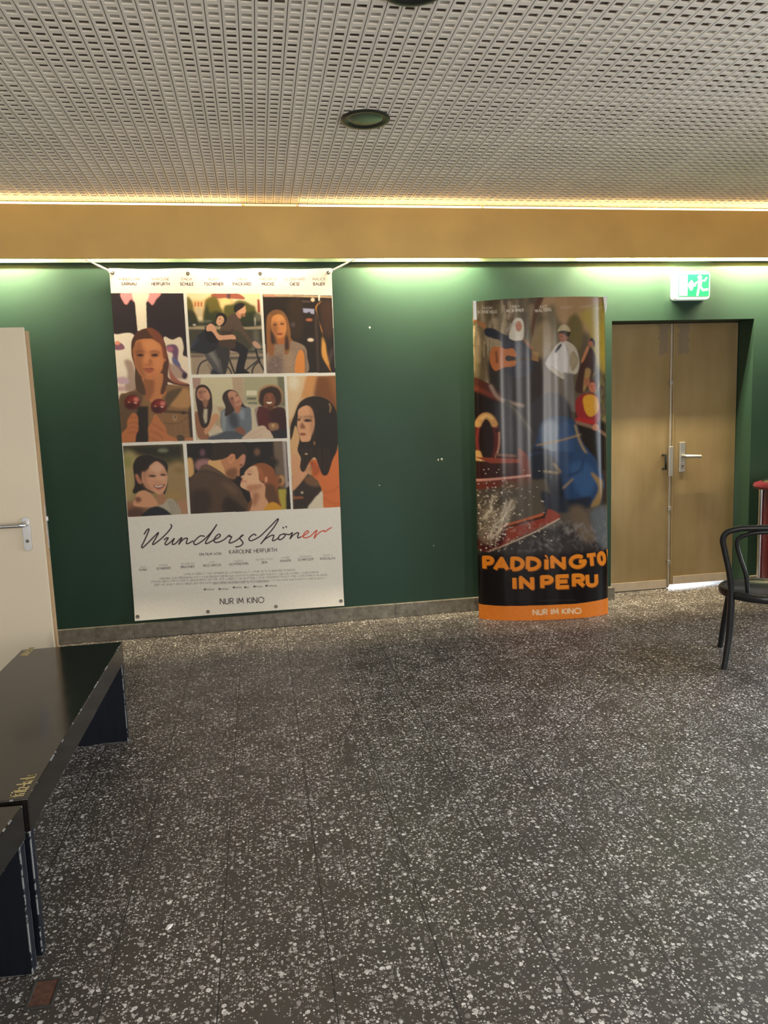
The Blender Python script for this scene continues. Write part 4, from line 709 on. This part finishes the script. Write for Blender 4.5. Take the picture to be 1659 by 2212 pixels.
    # red hull planks
    c.quad([(140, 20), (700, 20), (720, 160), (140, 210)], (62, 34, 32), 3); c.quad([(120, -20), (690, -10), (690, 30), (300, 40)], (140, 66, 48), 2); c.quad([(600, -40), (700, -40), (730, 160), (620, 160)], (118, 58, 42), 5)
    c.quad([(140, 210), (728, 150), (728, 176), (140, 240)], (196, 140, 124), 1.5); c.quad([(140, 240), (728, 178), (728, 250), (140, 320)], (110, 50, 40), 4); c.poly([(380, 260), (720, 200), (720, 260), (480, 310)], (96, 70, 50), 8)
    c.poly([(420, 700), (620, 640), (860, 560), (900, 520), (990, 560), (1020, 620), (780, 740), (560, 840), (300, 960), (180, 960), (170, 850)], (140, 60, 42), 2.5); c.quad([(430, 690), (860, 560), (860, 590), (440, 725)], (180, 96, 58), 3); c.line([(330, 750), (480, 710), (860, 605)], 22, (36, 26, 24), 1.5); c.line([(890, 520), (860, 610)], 26, (40, 34, 36), 1.5, 1, False); c.line([(270, 975), (560, 860), (800, 750), (1020, 628)], 12, (206, 176, 150), 1); c.poly([(160, 840), (440, 720), (420, 900), (200, 970)], (74, 34, 34), 8)
    # splashes
    for q in ([(170, 820), (260, 600), (420, 480), (560, 420), (470, 640), (400, 800), (260, 900)], [(160, 660), (300, 400), (380, 330), (300, 560)], [(400, 760), (470, 500), (580, 400), (500, 640)]): c.poly(q, (170, 152, 130), 8, .35)
    for i in range(360):
        x = R.normal(320, 130); y = R.normal(640, 190)
        if not (150 < x < 900 and 60 < y < 980): continue
        col = [(206, 190, 168), (166, 148, 126), (226, 214, 196)][i % 3]; r = R.uniform(2.5, 10)
        if i % 3: c.ell(x, y, r, r*R.uniform(.7, 1.4), col, .8, .75)
        else:
            g = R.normal(14, 20); h = abs(R.normal(18, 20)); c.line([(x, y), (x+g*.5+R.normal(0, 8), y-h*.5), (x+g, y-h)], R.uniform(3, 7), col, .8, .7)
    for i in range(9):
        x = R.uniform(200, 420); y = R.uniform(560, 860); P = [(x, y)]
        for _ in range(6): x += R.normal(16, 16); y -= abs(R.normal(30, 20)); P.append((x, y))
        c.line(P, R.uniform(8, 18), (214, 200, 178), 1.5, .7)
    for i in range(160):
        x = R.uniform(560, 1540); y = R.uniform(640, 1000); c.line([(x, y), (x+R.normal(0, 30), y-abs(R.normal(0, 40)))], R.uniform(4, 14), [(128, 124, 122), (160, 152, 146)][i % 2], 2, .45, False)
    for i in range(60): c.ell(R.uniform(160, 950), R.uniform(80, 900), R.uniform(4, 12), R.uniform(4, 9), (196, 184, 168), .8, .7)
    # dark foot with title and orange band
    c.poly([(120, 990), (600, 1010), (1100, 1000), (1640, 960), (1640, 1620), (120, 1620)], (34, 27, 26), 12, 1, False); c.quad([(120, 1120), (1640, 1100), (1640, 1640), (120, 1640)], (28, 22, 21), 8)
    O = (222, 134, 40); SH = (104, 58, 28)
    let = [('P', 268, 1098, 1.36, -2), ('A', 410, 1110, 1.34, 2), ('D', 584, 1110, 1.34, 1), ('D', 753, 1113, 1.44, 1), ('i', 886, 1106, 1, 0), ('N', 1006, 1104, 1.46, -2), ('G', 1200, 1098, 1.22, -3), ('T', 1350, 1088, 1.3, -5), ('O', 1456, 1070, .54, -8), ('N', 1562, 1046, .45, -10)]
    for sh in (1, 0):
        for ch, x, y, sx, a in let: c.text(ch, x+6*sh, y+10*sh, 118 if ch != 'i' else 140, .36 if ch != 'i' else .32, SH if sh else O, a, sx, .3)
        for ch, x, y, sx in (('I', 552, 1322, 1), ('N', 680, 1322, 1.45), ('P', 892, 1320, 1.5), ('E', 1058, 1316, 1.9), ('R', 1216, 1308, 1.5), ('U', 1352, 1302, 1.25)): c.text(ch, x+6*sh, y+10*sh, 120, .36, SH if sh else O, -1.5, sx, .3)
    for i in range(60): c.line([(800+i*6.6, 1516), (803+i*6.6, 1526)], 4, (70, 60, 56), .8, .6, False)
    c.quad([(100, 1548), (400, 1566), (850, 1572), (1200, 1560), (1640, 1500), (1640, 1900), (100, 1900)], (222, 130, 50), .4)
    c.text('NUR IM KINO', 993, 1645, 58, .22, (226, 200, 166), -1.2, 1.08, .3)
    # cast names at the head, in white
    A()
    for a, b, x, y in (('HUGH', 'BONNEVILLE', 265, 235), ('EMILY', 'MORTIMER', 562, 205), ('JULIE', 'WALTERS', 852, 195)):
        c.text(a, x, y-14, 26, .15, (226, 214, 196), -5, 1.1, .35, .8); c.text(b, x, y+24, 28, .18, (226, 214, 196), -5, .98, .35, .85)
    for x, y in ((1090, 195), (1290, 200), (1455, 225)):
        for i in range(7): c.line([(x-60+i*18, y+10), (x-56+i*18, y-12)], 6, (214, 196, 170), 1, .5, False)
    c.noise(.03, .8, 6)
    return np.clip(c.a, 0, 1)
# ------------------------------------------------------------------ the room
WY = 5.29
struct(MB().box(-2.3, 5.4, -3.6, 7.2, -.06, 0).build('floor', M['floor']))
def ceiling():
    px, py, z = .0577, .0508, 2.93
    x0, y0 = -.273-px*35, 3.49-.559*4; nx, ny = 121, 79; y1 = WY; x1 = x0+nx*px
    V = []; F = []; MI = []
    I, J = np.meshgrid(np.arange(nx), np.arange(ny), indexing='ij'); I = I.ravel(); J = J.ravel()
    ok = (y0+(J+1)*py) < y1; I, J = I[ok], J[ok]; n = len(I); X = x0+I*px; Y = y0+J*py
    gx = [.0028, .0125, .0487, px]; gy = [0, .0105, .0390, py]
    ci = (I-35) % 10; cj = (J-44) % 11
    rng = np.random.default_rng(4)
    dark = (ci >= 1) & (ci <= 8) & (cj >= 1) & (cj <= 8) & (rng.random(n) > .03)
    P = np.zeros((n, 24, 3))
    for a in range(4):
        for b in range(4): P[:, a*4+b, 0] = X+gx[a]; P[:, a*4+b, 1] = Y+gy[b]; P[:, a*4+b, 2] = z
    for q, (a, b) in enumerate(((1, 1), (1, 2), (2, 2), (2, 1))):
        P[:, 16+q] = P[:, a*4+b]; P[:, 16+q, 2] = z+np.where(dark, .0065, .005); P[:, 20+q] = P[:, a*4+b]
    fl = []
    for a in range(3):
        for b in range(3):
            if (a, b) != (1, 1): fl.append((a*4+b, a*4+b+1, (a+1)*4+b+1, (a+1)*4+b))
    for q in range(4): fl.append((20+q, 20+(q+1) % 4, 16+(q+1) % 4, 16+q))
    fl.append((16, 17, 18, 19)); fl = np.array(fl); nf = len(fl)
    F = (fl[None]+(np.arange(n)*24)[:, None, None]).reshape(-1, 4)
    MI = np.zeros((n, nf), int); MI[:, -1] = np.where(dark, 1, 3)
    V = P.reshape(-1, 3); MI = MI.ravel(); o = len(V); yb = y0+ny*py
    ex = []; ef = []; em = []
    for i in range(nx+1):                                           # the narrow gap beside each strip
        a = x0+i*px; b = a+.0028; k0 = o+len(ex); d = .012 if (i-35) % 10 == 0 else .006
        ex += [(a, y0, z), (a, yb, z), (a, yb, z+d), (a, y0, z+d), (b, y0, z), (b, yb, z), (b, yb, z+d), (b, y0, z+d)]
        ef += [(k0, k0+1, k0+2, k0+3), (k0+4, k0+7, k0+6, k0+5), (k0+3, k0+2, k0+6, k0+7)]; em += [2, 2, 2]
    for bx in ((-2.3, x0, -3.6, WY), (x1+.0028, 5.4, -3.6, WY), (x0, x1+.0028, -3.6, y0), (-2.3, 5.4, -3.6, 5.6)):
        k0 = o+len(ex); zz = z if bx[3] != 5.6 else z+.016
        ex += [(bx[0], bx[2], zz), (bx[0], bx[3], zz), (bx[1], bx[3], zz), (bx[1], bx[2], zz)]; ef.append((k0, k0+1, k0+2, k0+3)); em.append(0)
    k0 = o+len(ex); ex += [(-2.3, -3.6, 3.05), (-2.3, 5.6, 3.05), (5.4, 5.6, 3.05), (5.4, -3.6, 3.05)]; ef.append((k0, k0+3, k0+2, k0+1)); em.append(0)
    me = bpy.data.meshes.new('ceiling'); me.from_pydata(np.vstack([V, ex]).tolist(), [], F.tolist()+ef)
    for q in ('ceil', 'pit', 'seam', 'pit_pale'): me.materials.append(M[q])
    me.polygons.foreach_set('material_index', np.concatenate([MI, em]).astype(np.int32))
    ob = bpy.data.objects.new('ceiling', me); COL.objects.link(ob); return struct(ob)
ceiling()
OX0, OX1, OZ = 2.645, 3.815, 2.122
w = MB(); w.box(-2.3, OX0, WY, 5.56, 0, 3.05); w.box(OX1, 5.4, WY, 5.56, 0, 3.05); w.box(OX0, OX1, WY, 5.56, OZ, 3.05); struct(w.build('wall_back', M['green']))
w = MB(); w.box(-2.2, -2.0, -3.6, 2.98, 0, 3.0); w.box(-2.2, -2.0, 3.96, WY, 0, 3.0); w.box(-2.2, -2.0, 2.98, 3.96, 2.02, 3.0); w.box(-2.3, -2.2, -3.6, WY, 0, 3.0); struct(w.build('wall_left', M['grey_wall']))
w = MB(); w.box(5.2, 5.4, -3.6, WY, 0, 3.0); struct(w.build('wall_right', M['grey_wall']))
w = MB(); w.box(-2.3, 5.4, -3.6, -3.4, 0, 3.0); struct(w.build('wall_front', M['grey_wall']))
w = MB(); w.box(-2.0, OX0-.0, 5.266, WY, 0, .104); struct(w.build('baseboard_back', M['stone'], bevel=.004))
w = MB(); w.box(OX1+.02, 5.2, 5.266, WY, 0, .104); struct(w.build('baseboard_right', M['stone'], bevel=.004))
struct(MB().box(-2.0, 5.2, 5.118, 5.14, 2.544, 2.872).build('trim_1', M['ochre'], bevel=.002))            # the yellow board
w = MB(); w.box(-2.0, 5.2, 5.262, 5.289, 2.546, 2.572); struct(w.build('trim_2', M['ledge'], bevel=.002))     # the pale ledge below it
struct(MB().box(-2.0, 5.2, 5.279, 5.289, 2.70, 2.93).build('trim_3', M['cream']))                            # added cream lining, keeps the cove's bounced light warm instead of green
w = MB()
for x in np.arange(-1.6, 5.1, .8): w.box(x-.012, x+.012, 5.14, 5.262, 2.60, 2.625)
struct(w.build('trim_4', M['ochre']))

# light strips lying in the slot above the yellow board
for x0, x1, mt, lb in ((-1.98, -.02, 'strip', 'glowing warm light strip above the yellow board, over the collage banner'), (.0, .34, 'dim', 'short faint length of light strip above the yellow board'),
        (.36, 1.62, 'strip', 'glowing warm light strip above the yellow board, in the middle of the wall'), (1.64, 5.1, 'strip', 'glowing warm light strip above the yellow board, over the metal double door')):
    t = thing('light_strip', lb, 'light', ((x0+x1)/2, 5.2, 2.878), 'light strips along the top of the wall')
    MB().box(x0, x1, 5.19, 5.2, 2.872, 2.884).build('rail', M['cream'], t); MB().tube([(x0, 5.195, 2.893), (x1, 5.195, 2.893)], .0105, 10).build('tube', M[mt], t, True)

# recessed ceiling lamps
for x, y, lb in ((.607, 3.80, 'black-rimmed round ceiling lamp, whole in view, unlit'), (.607, 2.655, 'black-rimmed round ceiling lamp cut off by the top edge of the picture')):
    t = thing('ceiling_lamp', lb, 'lamp', (x, y, 2.93), 'round ceiling lamps')
    MB().lathe([(.121, 0), (.121, -.005), (.117, -.008), (.094, -.008), (.086, -.003), (.082, 0)], (x, y, 2.93)).build('rim', M['ringblack'], t, True)
    MB().lathe([(.0, -.006), (.04, -.0056), (.07, -.004), (.084, -.0015), (.084, 0)], (x, y, 2.93)).build('lamp_glass', M['lens'], t, True)

# ---------------------------------------------------------------- metal double door in its recess
D = sthing('door_2', (3.23, 5.48, 0)); YF = 5.475
lf = MB().box(OX0+.004, 3.243, YF, YF+.045, .005, OZ-.004).build('door_leaf', M['door'], D, bevel=.002)
rf = MB().box(3.247, OX1-.004, YF, YF+.045, .030, OZ-.004).build('door_leaf', M['door'], D, bevel=.002)
MB().box(OX0+.006, 3.222, YF-.006, YF, .007, .075).build('kick_strip', M['kick'], D, bevel=.001)
MB().box(3.276, OX1-.006, YF-.006, YF, .032, .098).build('kick_strip', M['kick'], D, bevel=.001)
MB().box(3.226, 3.243, YF-.012, YF, .02, OZ-.006).build('seam_strip', M['brassedge'], D, bevel=.002)
MB().box(3.252, 3.268, YF-.008, YF, .036, OZ-.006).build('seam_strip', M['door'], D, bevel=.002)
for z in (1.66, .66, .22): MB().box(3.220, 3.246, YF-.018, YF-.012, z-.018, z+.018).build('seam_catch', M['zinc'], D, bevel=.003)
MB().box(3.216, 3.256, YF-.022, YF-.012, .92, 1.16).build('lock_plate', M['zinc'], D, bevel=.004)
MB().tube([(3.175, YF, 1.095), (3.175, YF-.045, 1.095), (3.170, YF-.055, 1.07), (3.172, YF-.055, 1.02), (3.178, YF-.045, .985), (3.178, YF, .985)], .009, 10).build('pull_handle', M['black'], D, True)
h = MB().box(3.316, 3.366, YF-.012, YF, .948, 1.19).build('handle_plate', M['zinc'], D, bevel=.004)
MB().tube([(3.343, YF-.008, 1.078), (3.343, YF-.055, 1.078), (3.355, YF-.064, 1.078), (3.468, YF-.064, 1.072)], [.014, .014, .015, .0135], 12).build('lever', M['zinc'], h, True)
MB().lathe([(.0085, 0), (.0085, .016), (.0, .016)], (3.343, YF, 1.0), 'y', 14).build('keyhole', M['eyelet'], h, True)
MB().box(OX0-.05, OX0+.02, 5.262, 5.30, 0, .10).build('door_stop_block', M['stone'], D, bevel=.004)
struct(MB().box(-2.3, 5.4, 7.0, 7.2, 0, 3).build('wall_yard', M['grey_wall']))

# ---------------------------------------------------------------- cream door leaf standing open at the left
D = sthing('door_1', (-1.97, 3.92, 0))
lf = MB().box(-1.97, -1.083, 3.900, 3.918, .012, 1.975).build('door_leaf', M['white_door'], D, bevel=.0015)
MB().box(-1.97, -1.072, 3.9185, 3.945, .012, 1.960).build('door_edge', M['wood'], D, bevel=.001)
MB().box(-1.0722, -1.0695, 3.922, 3.942, .885, 1.11).build('latch_plate', M['steel'], D, bevel=.0008)
MB().box(-1.072, -1.062, 3.926, 3.938, 1.025, 1.05).build('latch', M['steel'], D, bevel=.002)
h = MB().prism(rrect(-1.178, -1.140, .885, 1.055, .018), 3.892, 3.900).build('handle_plate', M['steel'], D, bevel=.001)
MB().tube([(-1.159, 3.895, 1.020), (-1.159, 3.850, 1.020), (-1.170, 3.838, 1.020), (-1.300, 3.838, 1.020)], .0098, 14).build('lever', M['steel'], h, True)
MB().lathe([(.0085, 0), (.0085, .012), (0, .012)], (-1.159, 3.900, .935), 'y', 14).build('lock_cylinder', M['eyelet'], h, True)

# ---------------------------------------------------------------- the collage banner on the green wall
B = thing('film_banner', 'tall white film banner with seven photo panels hung on the green wall', 'banner', (-.17, 5.262, .13))
def lum(a, top): return np.clip(a*top, 0, .9)
img = paint_banner(530, 862); img = lum(np.where(img < .55, img**1.12*1.04, img), .80)
def bsurf(S, T):
    x = (1-T)*(-.897+1.462*S)+T*(-.915+1.465*S); z = (1-T)*(2.508-.006*S)+T*(.134-.007*S)
    y = 5.258-.006*np.sin(PI*T)*np.sin(PI*S)-.010*np.exp(-T/.03)*np.cos(PI*3*S)**2*.6-.018*np.clip((T-.93)/.07, 0, 1)**2*(.6+.4*np.cos(2*PI*S))-.003*np.sin(9*S+3*T)
    z = z-.006*np.exp(-T/.01)*np.sin(PI*3*S)**2
    return np.stack([x, y, z], 1)
printed_sheet('sheet', img, bsurf, M['banner'], B, ORG[B.name])
for s, t in ((.014, .012), (.342, .014), (.668, .014), (.985, .012), (.014, .988), (.34, .989), (.665, .988), (.985, .985)):
    p = bsurf(np.array([s]), np.array([t]))[0]
    MB().lathe([(.0045, -.001), (.0045, .003), (.0075, .004), (.0115, .0025), (.0125, -.001)], p, 'y', 20).build('eyelet', M['eyelet'], B, True)
for (s, t), e, kn in (((.014, .012), (-1.03, 5.20, 2.558), -.02), ((.985, .012), (.72, 5.20, 2.556), .02)):
    p = bsurf(np.array([s]), np.array([t]))[0]; p = Vector(p)-Vector((0, .006, 0)); e = Vector(e); q = MB()
    mid = p.lerp(e, .5)-Vector((0, .004, .004)); up = Vector((0, 0, .004))
    q.tube([p+Vector((0, .004, 0)), p.lerp(e, .12), mid, e], [.004, .006, .0055, .006], 8).tube([p.lerp(e, .1)+up, mid+up*1.6, e+Vector((kn, 0, .0))], .0035, 8).tube([p.lerp(e, .10)+Vector((0, -.004, -.012)), p.lerp(e, .12), p.lerp(e, .1)+Vector((0, -.004, .014))], [.004, .009, .004], 8)
    q.build('hanging_cord', M['cord'], B, True)

# ---------------------------------------------------------------- the curved standing display
SX, SY, YAW, HA, HB, HT = 1.985, 5.02, math.radians(-8.8), .474, .135, 2.238
S_ = thing('curved_standee', 'tall curved glossy display with orange foot standing beside the double door', 'display', (SX, SY, 0))
def on_plan(u, v, T=1.): u = u*(.966+.034*T); return SX-.019*(1-T)+u*math.cos(YAW)-v*math.sin(YAW), SY+u*math.sin(YAW)+v*math.cos(YAW)
def ssurf(S, T):
    th = np.arcsin(np.clip(2*S-1, -1, 1)); u = HA*(2*S-1); v = -HB*np.cos(th)
    v = v+.0009*np.sin(23*S+1.2*np.sin(4*T))*np.cos(th)+.0004*np.sin(61*S)*np.cos(th)
    x, y = on_plan(u, v, T); return np.stack([x, y, HT*(1-T)], 1)
img = lum(paint_standee(330, 804)**1.08, .92); ns = 330
# closer columns towards the rounded edges
S0 = (1+np.sin(np.linspace(-PI/2, PI/2, ns)))/2; ix = S0*(ns-1); i0 = np.clip(ix.astype(int), 0, ns-2); fr = (ix-i0)[None, :, None]
img = img[:, i0]*(1-fr)+img[:, i0+1]*fr
printed_sheet('printed_front', img, lambda S, T: ssurf((1+np.sin((S-.5)*PI))/2, T), M['standee'], S_, ORG[S_.name])
q = MB(); n = 24; ring = [on_plan(HA*math.cos(PI*i/n), .085*math.sin(PI*i/n)) for i in range(n+1)]
rtop = [on_plan(HA*math.cos(PI*i/n), .085*math.sin(PI*i/n), 0.) for i in range(n+1)]
q.add([(x, y, 0.002) for x, y in ring]+[(x, y, HT) for x, y in rtop], [(i, i+1, n+2+i, n+1+i) for i in range(n)]); q.build('card_back', M['card'], S_, True)
fr_ = [on_plan(HA*math.cos(PI+PI*i/n), HB*math.sin(PI+PI*i/n), 0.) for i in range(n+1)]
MB().add([(x, y, HT-.003) for x, y in rtop+fr_], [tuple(range(2*n+2))]).build('top_cap', M['card'], S_)
for u, z0, z1, wd_ in ((-HA+.008, 2.115, HT+.004, .011), (HA-.014, 2.12, HT+.004, .014)):
    x, y = on_plan(u, -.052 if u < 0 else -.050, 0.)
    (MB().box(x-wd_, x+wd_, y-.006, y, z0, z1) if u < 0 else MB().prism([(x-wd_, z1), (x+wd_, z1), (x+wd_, z0+.05), (x+.004, z0)], y-.006, y)).build('corner_clip', M['clip'], S_, bevel=.001)

# ---------------------------------------------------------------- lit escape sign above the double door
E_ = thing('exit_sign', 'lit green and white escape sign above the metal double door', 'sign', (3.262, WY, 2.26))
MB().prism(rrect(3.112, 3.402, 2.262, 2.470, .03), 5.235, WY).build('housing', M['housing'], E_, bevel=.004)
def paint_sign(W, H):
    c = Canvas(W, H, (18, 150, 84)); c.map = lambda p: (np.asarray(p, float)-np.array([735, 158]))*np.array([W/312., H/218.]); c.k = W/312.
    Wt = (236, 255, 244)
    c.quad([(745, 168), (828, 168), (828, 368), (745, 368)], Wt, .3)
    c.poly([(828, 262), (868, 214), (888, 240), (888, 250), (912, 250), (912, 276), (888, 276), (880, 310), (860, 320)], Wt, .8, 1, False)
    c.ell(950, 190, 22, 22, Wt, .5); c.line([(955, 225), (950, 275)], 36, Wt, .4); c.line([(945, 225), (908, 246), (902, 272)], 15, Wt, .4, 1, False); c.line([(965, 222), (1002, 222), (1018, 196)], 15, Wt, .4, 1, False)
    c.line([(946, 275), (938, 318), (930, 362)], 21, Wt, .4, 1, False); c.line([(955, 275), (985, 315), (1028, 308)], 21, Wt, .4, 1, False)
    return c.a
printed_sheet('lit_face', paint_sign(240, 168), lambda S, T: np.stack([3.143+.250*S, np.full_like(S, 5.2335), 2.446-.160*T], 1), M['sign'], E_, ORG[E_.name])
MB().box(3.2, 3.215, 5.232, 5.236, 2.455, 2.459).build('catch', M['steel'], E_)

# ---------------------------------------------------------------- the two black benches
BW, BL, BT = .446, 1.475, .48
def bench(label, loc, rz):
    t = thing('bench', label, 'bench', loc, 'black wooden benches', rz)
    MB().box(-BW, 0, 0, BL, BT-.098, BT).build('seat_board', M['bench'], t, bevel=.003, local=True)
    for y in (.002, BL-.036): MB().box(-BW+.004, -.004, y, y+.034, 0, BT-.0985).build('leg_panel', M['navy'], t, bevel=.003, local=True)
    return t
b1 = bench('black painted bench with yellow lettering at its corners, before the open cream door', (-.684, 2.076, 0), 0)
b2 = b1.copy(); COL.objects.link(b2); b2.location = (-.688+BL*math.sin(math.radians(-4.)), 2.042-BL*math.cos(math.radians(-4.)), 0); b2.rotation_euler = (0, 0, math.radians(-4.))
b2['label'] = 'black painted bench nearest the camera, cut off by the left edge of the picture'
for ch in list(b1.children):
    c2 = ch.copy(); COL.objects.link(c2); c2.parent = b2
def stencil(txt, x0, y0, L, hgt, name):
    polys, W = text_polys(txt, .16); s = L/W; q = MB(); wv = .0035
    for _, P in polys:
        for a, b in zip(P[:-1], P[1:]):
            A_ = np.array((x0-a[1]*hgt, y0+a[0]*s)); B_ = np.array((x0-b[1]*hgt, y0+b[0]*s)); d = B_-A_; l = np.hypot(*d)
            if l < 1e-6: continue
            d /= l; p = np.array((-d[1], d[0]))*wv/2; e = d*wv*.3; z = BT+.0012
            Q = [A_-p-e, A_+p-e, B_+p+e, B_-p+e]
            q.add([(u, v, BT+.0002) for u, v in Q]+[(u, v, z) for u, v in Q], [(4, 5, 6, 7), (0, 1, 5, 4), (1, 2, 6, 5), (2, 3, 7, 6), (3, 0, 4, 7)])
    return q.build(name, M['letter'], b1)
stencil('fritz-kola', -.702, 2.095, .125, .037, 'lettering'); stencil('fritz-kola', -1.078, 3.455, .115, .034, 'lettering')

# ---------------------------------------------------------------- bentwood chair
A0 = Vector((2.52, 3.676, 0)); rr = Vector((.848, -.53, 0)); ff = Vector((.53, .848, 0)); CH = thing('bentwood_chair', 'black bentwood chair seen from behind beside the metal double door', 'chair', A0+rr*.207+ff*.17)
def cp(l, f, z): return A0+rr*l+ff*f+Vector((0, 0, z))
def spl(P, n=8): return [Vector(q) for q in smooth_pts([tuple(p) for p in P], False, n)]
half = [(.005, 0, 0), (.028, .02, .2), (.033, .02, .416), (.023, .012, .536), (-.008, 0, .687), (-.017, -.006, .745), (.004, -.01, .785), (.06, -.012, .806), (.13, -.014, .813)]
full = half+[(.207, -.014, .815)]+[(.414-l, f, z) for l, f, z in half[::-1]]
P = spl([cp(*q) for q in full]); MB().tube(P, [.0165+.003*math.exp(-((p.z-.3)/.18)**2) for p in P], 12).build('back_hoop', M['black'], CH, True)
half = [(.118, .03, .43), (.104, .022, .54), (.07, .012, .65), (.054, .004, .72), (.066, 0, .755), (.11, -.006, .778), (.16, -.01, .789)]
P = spl([cp(*q) for q in half+[(.207, -.01, .792)]+[(.414-l, f, z) for l, f, z in half[::-1]]]); MB().tube(P, .0125, 12).build('inner_hoop', M['black'], CH, True)
c0 = cp(.207, .18, 0)
MB().lathe([(0, .438), (.19, .436), (.2, .444), (.214, .450), (.228, .446), (.236, .434), (.236, .412), (.228, .402), (.2, .402), (.19, .41), (0, .412)], c0, 'z', 48).build('seat', M['black'], CH, True)
for l in (0, 1):
    P = spl([cp(*q) for q in ((.045 if not l else .369, .335, .41), (.02 if not l else .394, .372, .22), (-.003 if not l else .417, .412, 0))]); MB().tube(P, [.0185-.003*i/len(P) for i in range(len(P))], 12).build('leg', M['black'], CH, True)

# ---------------------------------------------------------------- red and chrome column by the right wall, mostly out of the picture
cx, cy = 3.885, 4.97
R_ = thing('display_column', 'dark red column with chrome edges and red cap, right of the double door', 'column', (cx, cy, 0))
MB().lathe([(.30, 0), (.30, .012), (.285, .022), (.2, .03)], (cx, cy, 0), 'z', 40).build('foot_plate', M['chrome'], R_, True)
MB().lathe([(.145, .03), (.145, .83)], (cx, cy, 0), 'z', 40).build('body', M['darkred'], R_, True)
for a in (205, 265, 325, 25, 85, 145): MB().tube([(cx+.158*math.cos(math.radians(a)), cy+.158*math.sin(math.radians(a)), .028), (cx+.158*math.cos(math.radians(a)), cy+.158*math.sin(math.radians(a)), .832)], .020, 12).build('chrome_post', M['chrome'], R_, True)
MB().lathe([(.18, .832), (.212, .84), (.222, .858), (.214, .876), (.18, .888), (.10, .892)], (cx, cy, 0), 'z', 40).build('cap', M['red'], R_, True)
MB().lathe([(.165, .885), (.15, .905), (.10, .925), (.0, .935)], (cx, cy, 0), 'z', 40).build('dome', M['chrome'], R_, True)

# ---------------------------------------------------------------- small things on the floor
fx, fy = -.648, 1.93
F_ = thing('floor_socket', 'small rusty floor socket with a metal rim before the near bench', 'socket', (fx, fy, 0))
q = MB(); q.box(-.036, .036, -.054, -.046, 0, .003); q.box(-.036, .036, .046, .054, 0, .003); q.box(-.036, -.028, -.046, .046, 0, .003); q.box(.028, .036, -.046, .046, 0, .003)
q.build('rim', M['old_iron'], F_, bevel=.001, local=True); MB().box(-.028, .028, -.046, .046, 0, .0012).build('socket_bottom', M['rust'], F_, local=True)
for (x, y, s, a), lb in zip(((-.345, 2.127, .012, .5), (.299, 2.007, .008, 0.), (1.027, 2.081, .006, .3)), ('white paper scrap on the floor, largest of three, nearest the benches', 'small white paper scrap in the middle of the floor', 'tiny white crumb on a floor joint, right of the other scraps')):
    c, n = math.cos(a), math.sin(a); pts = [(-1, -.45), (.2, -.6), (1, -.2), (.9, .5), (-.1, .55), (-.9, .3)]
    vs = [(x+s*(u*n+v*c), y+s*(u*c-v*n)*1.1, .0) for u, v in pts]; q = MB(); q.add(vs+[(vx, vy, .0015+.002*(i % 2)) for i, (vx, vy, _) in enumerate(vs)], [tuple(range(5, -1, -1)), tuple(range(6, 12))]+[(i, (i+1) % 6, 6+(i+1) % 6, 6+i) for i in range(6)])
    tag(q.build('paper_scrap', M['scrap']), lb, 'scrap', 'white scraps on the floor')
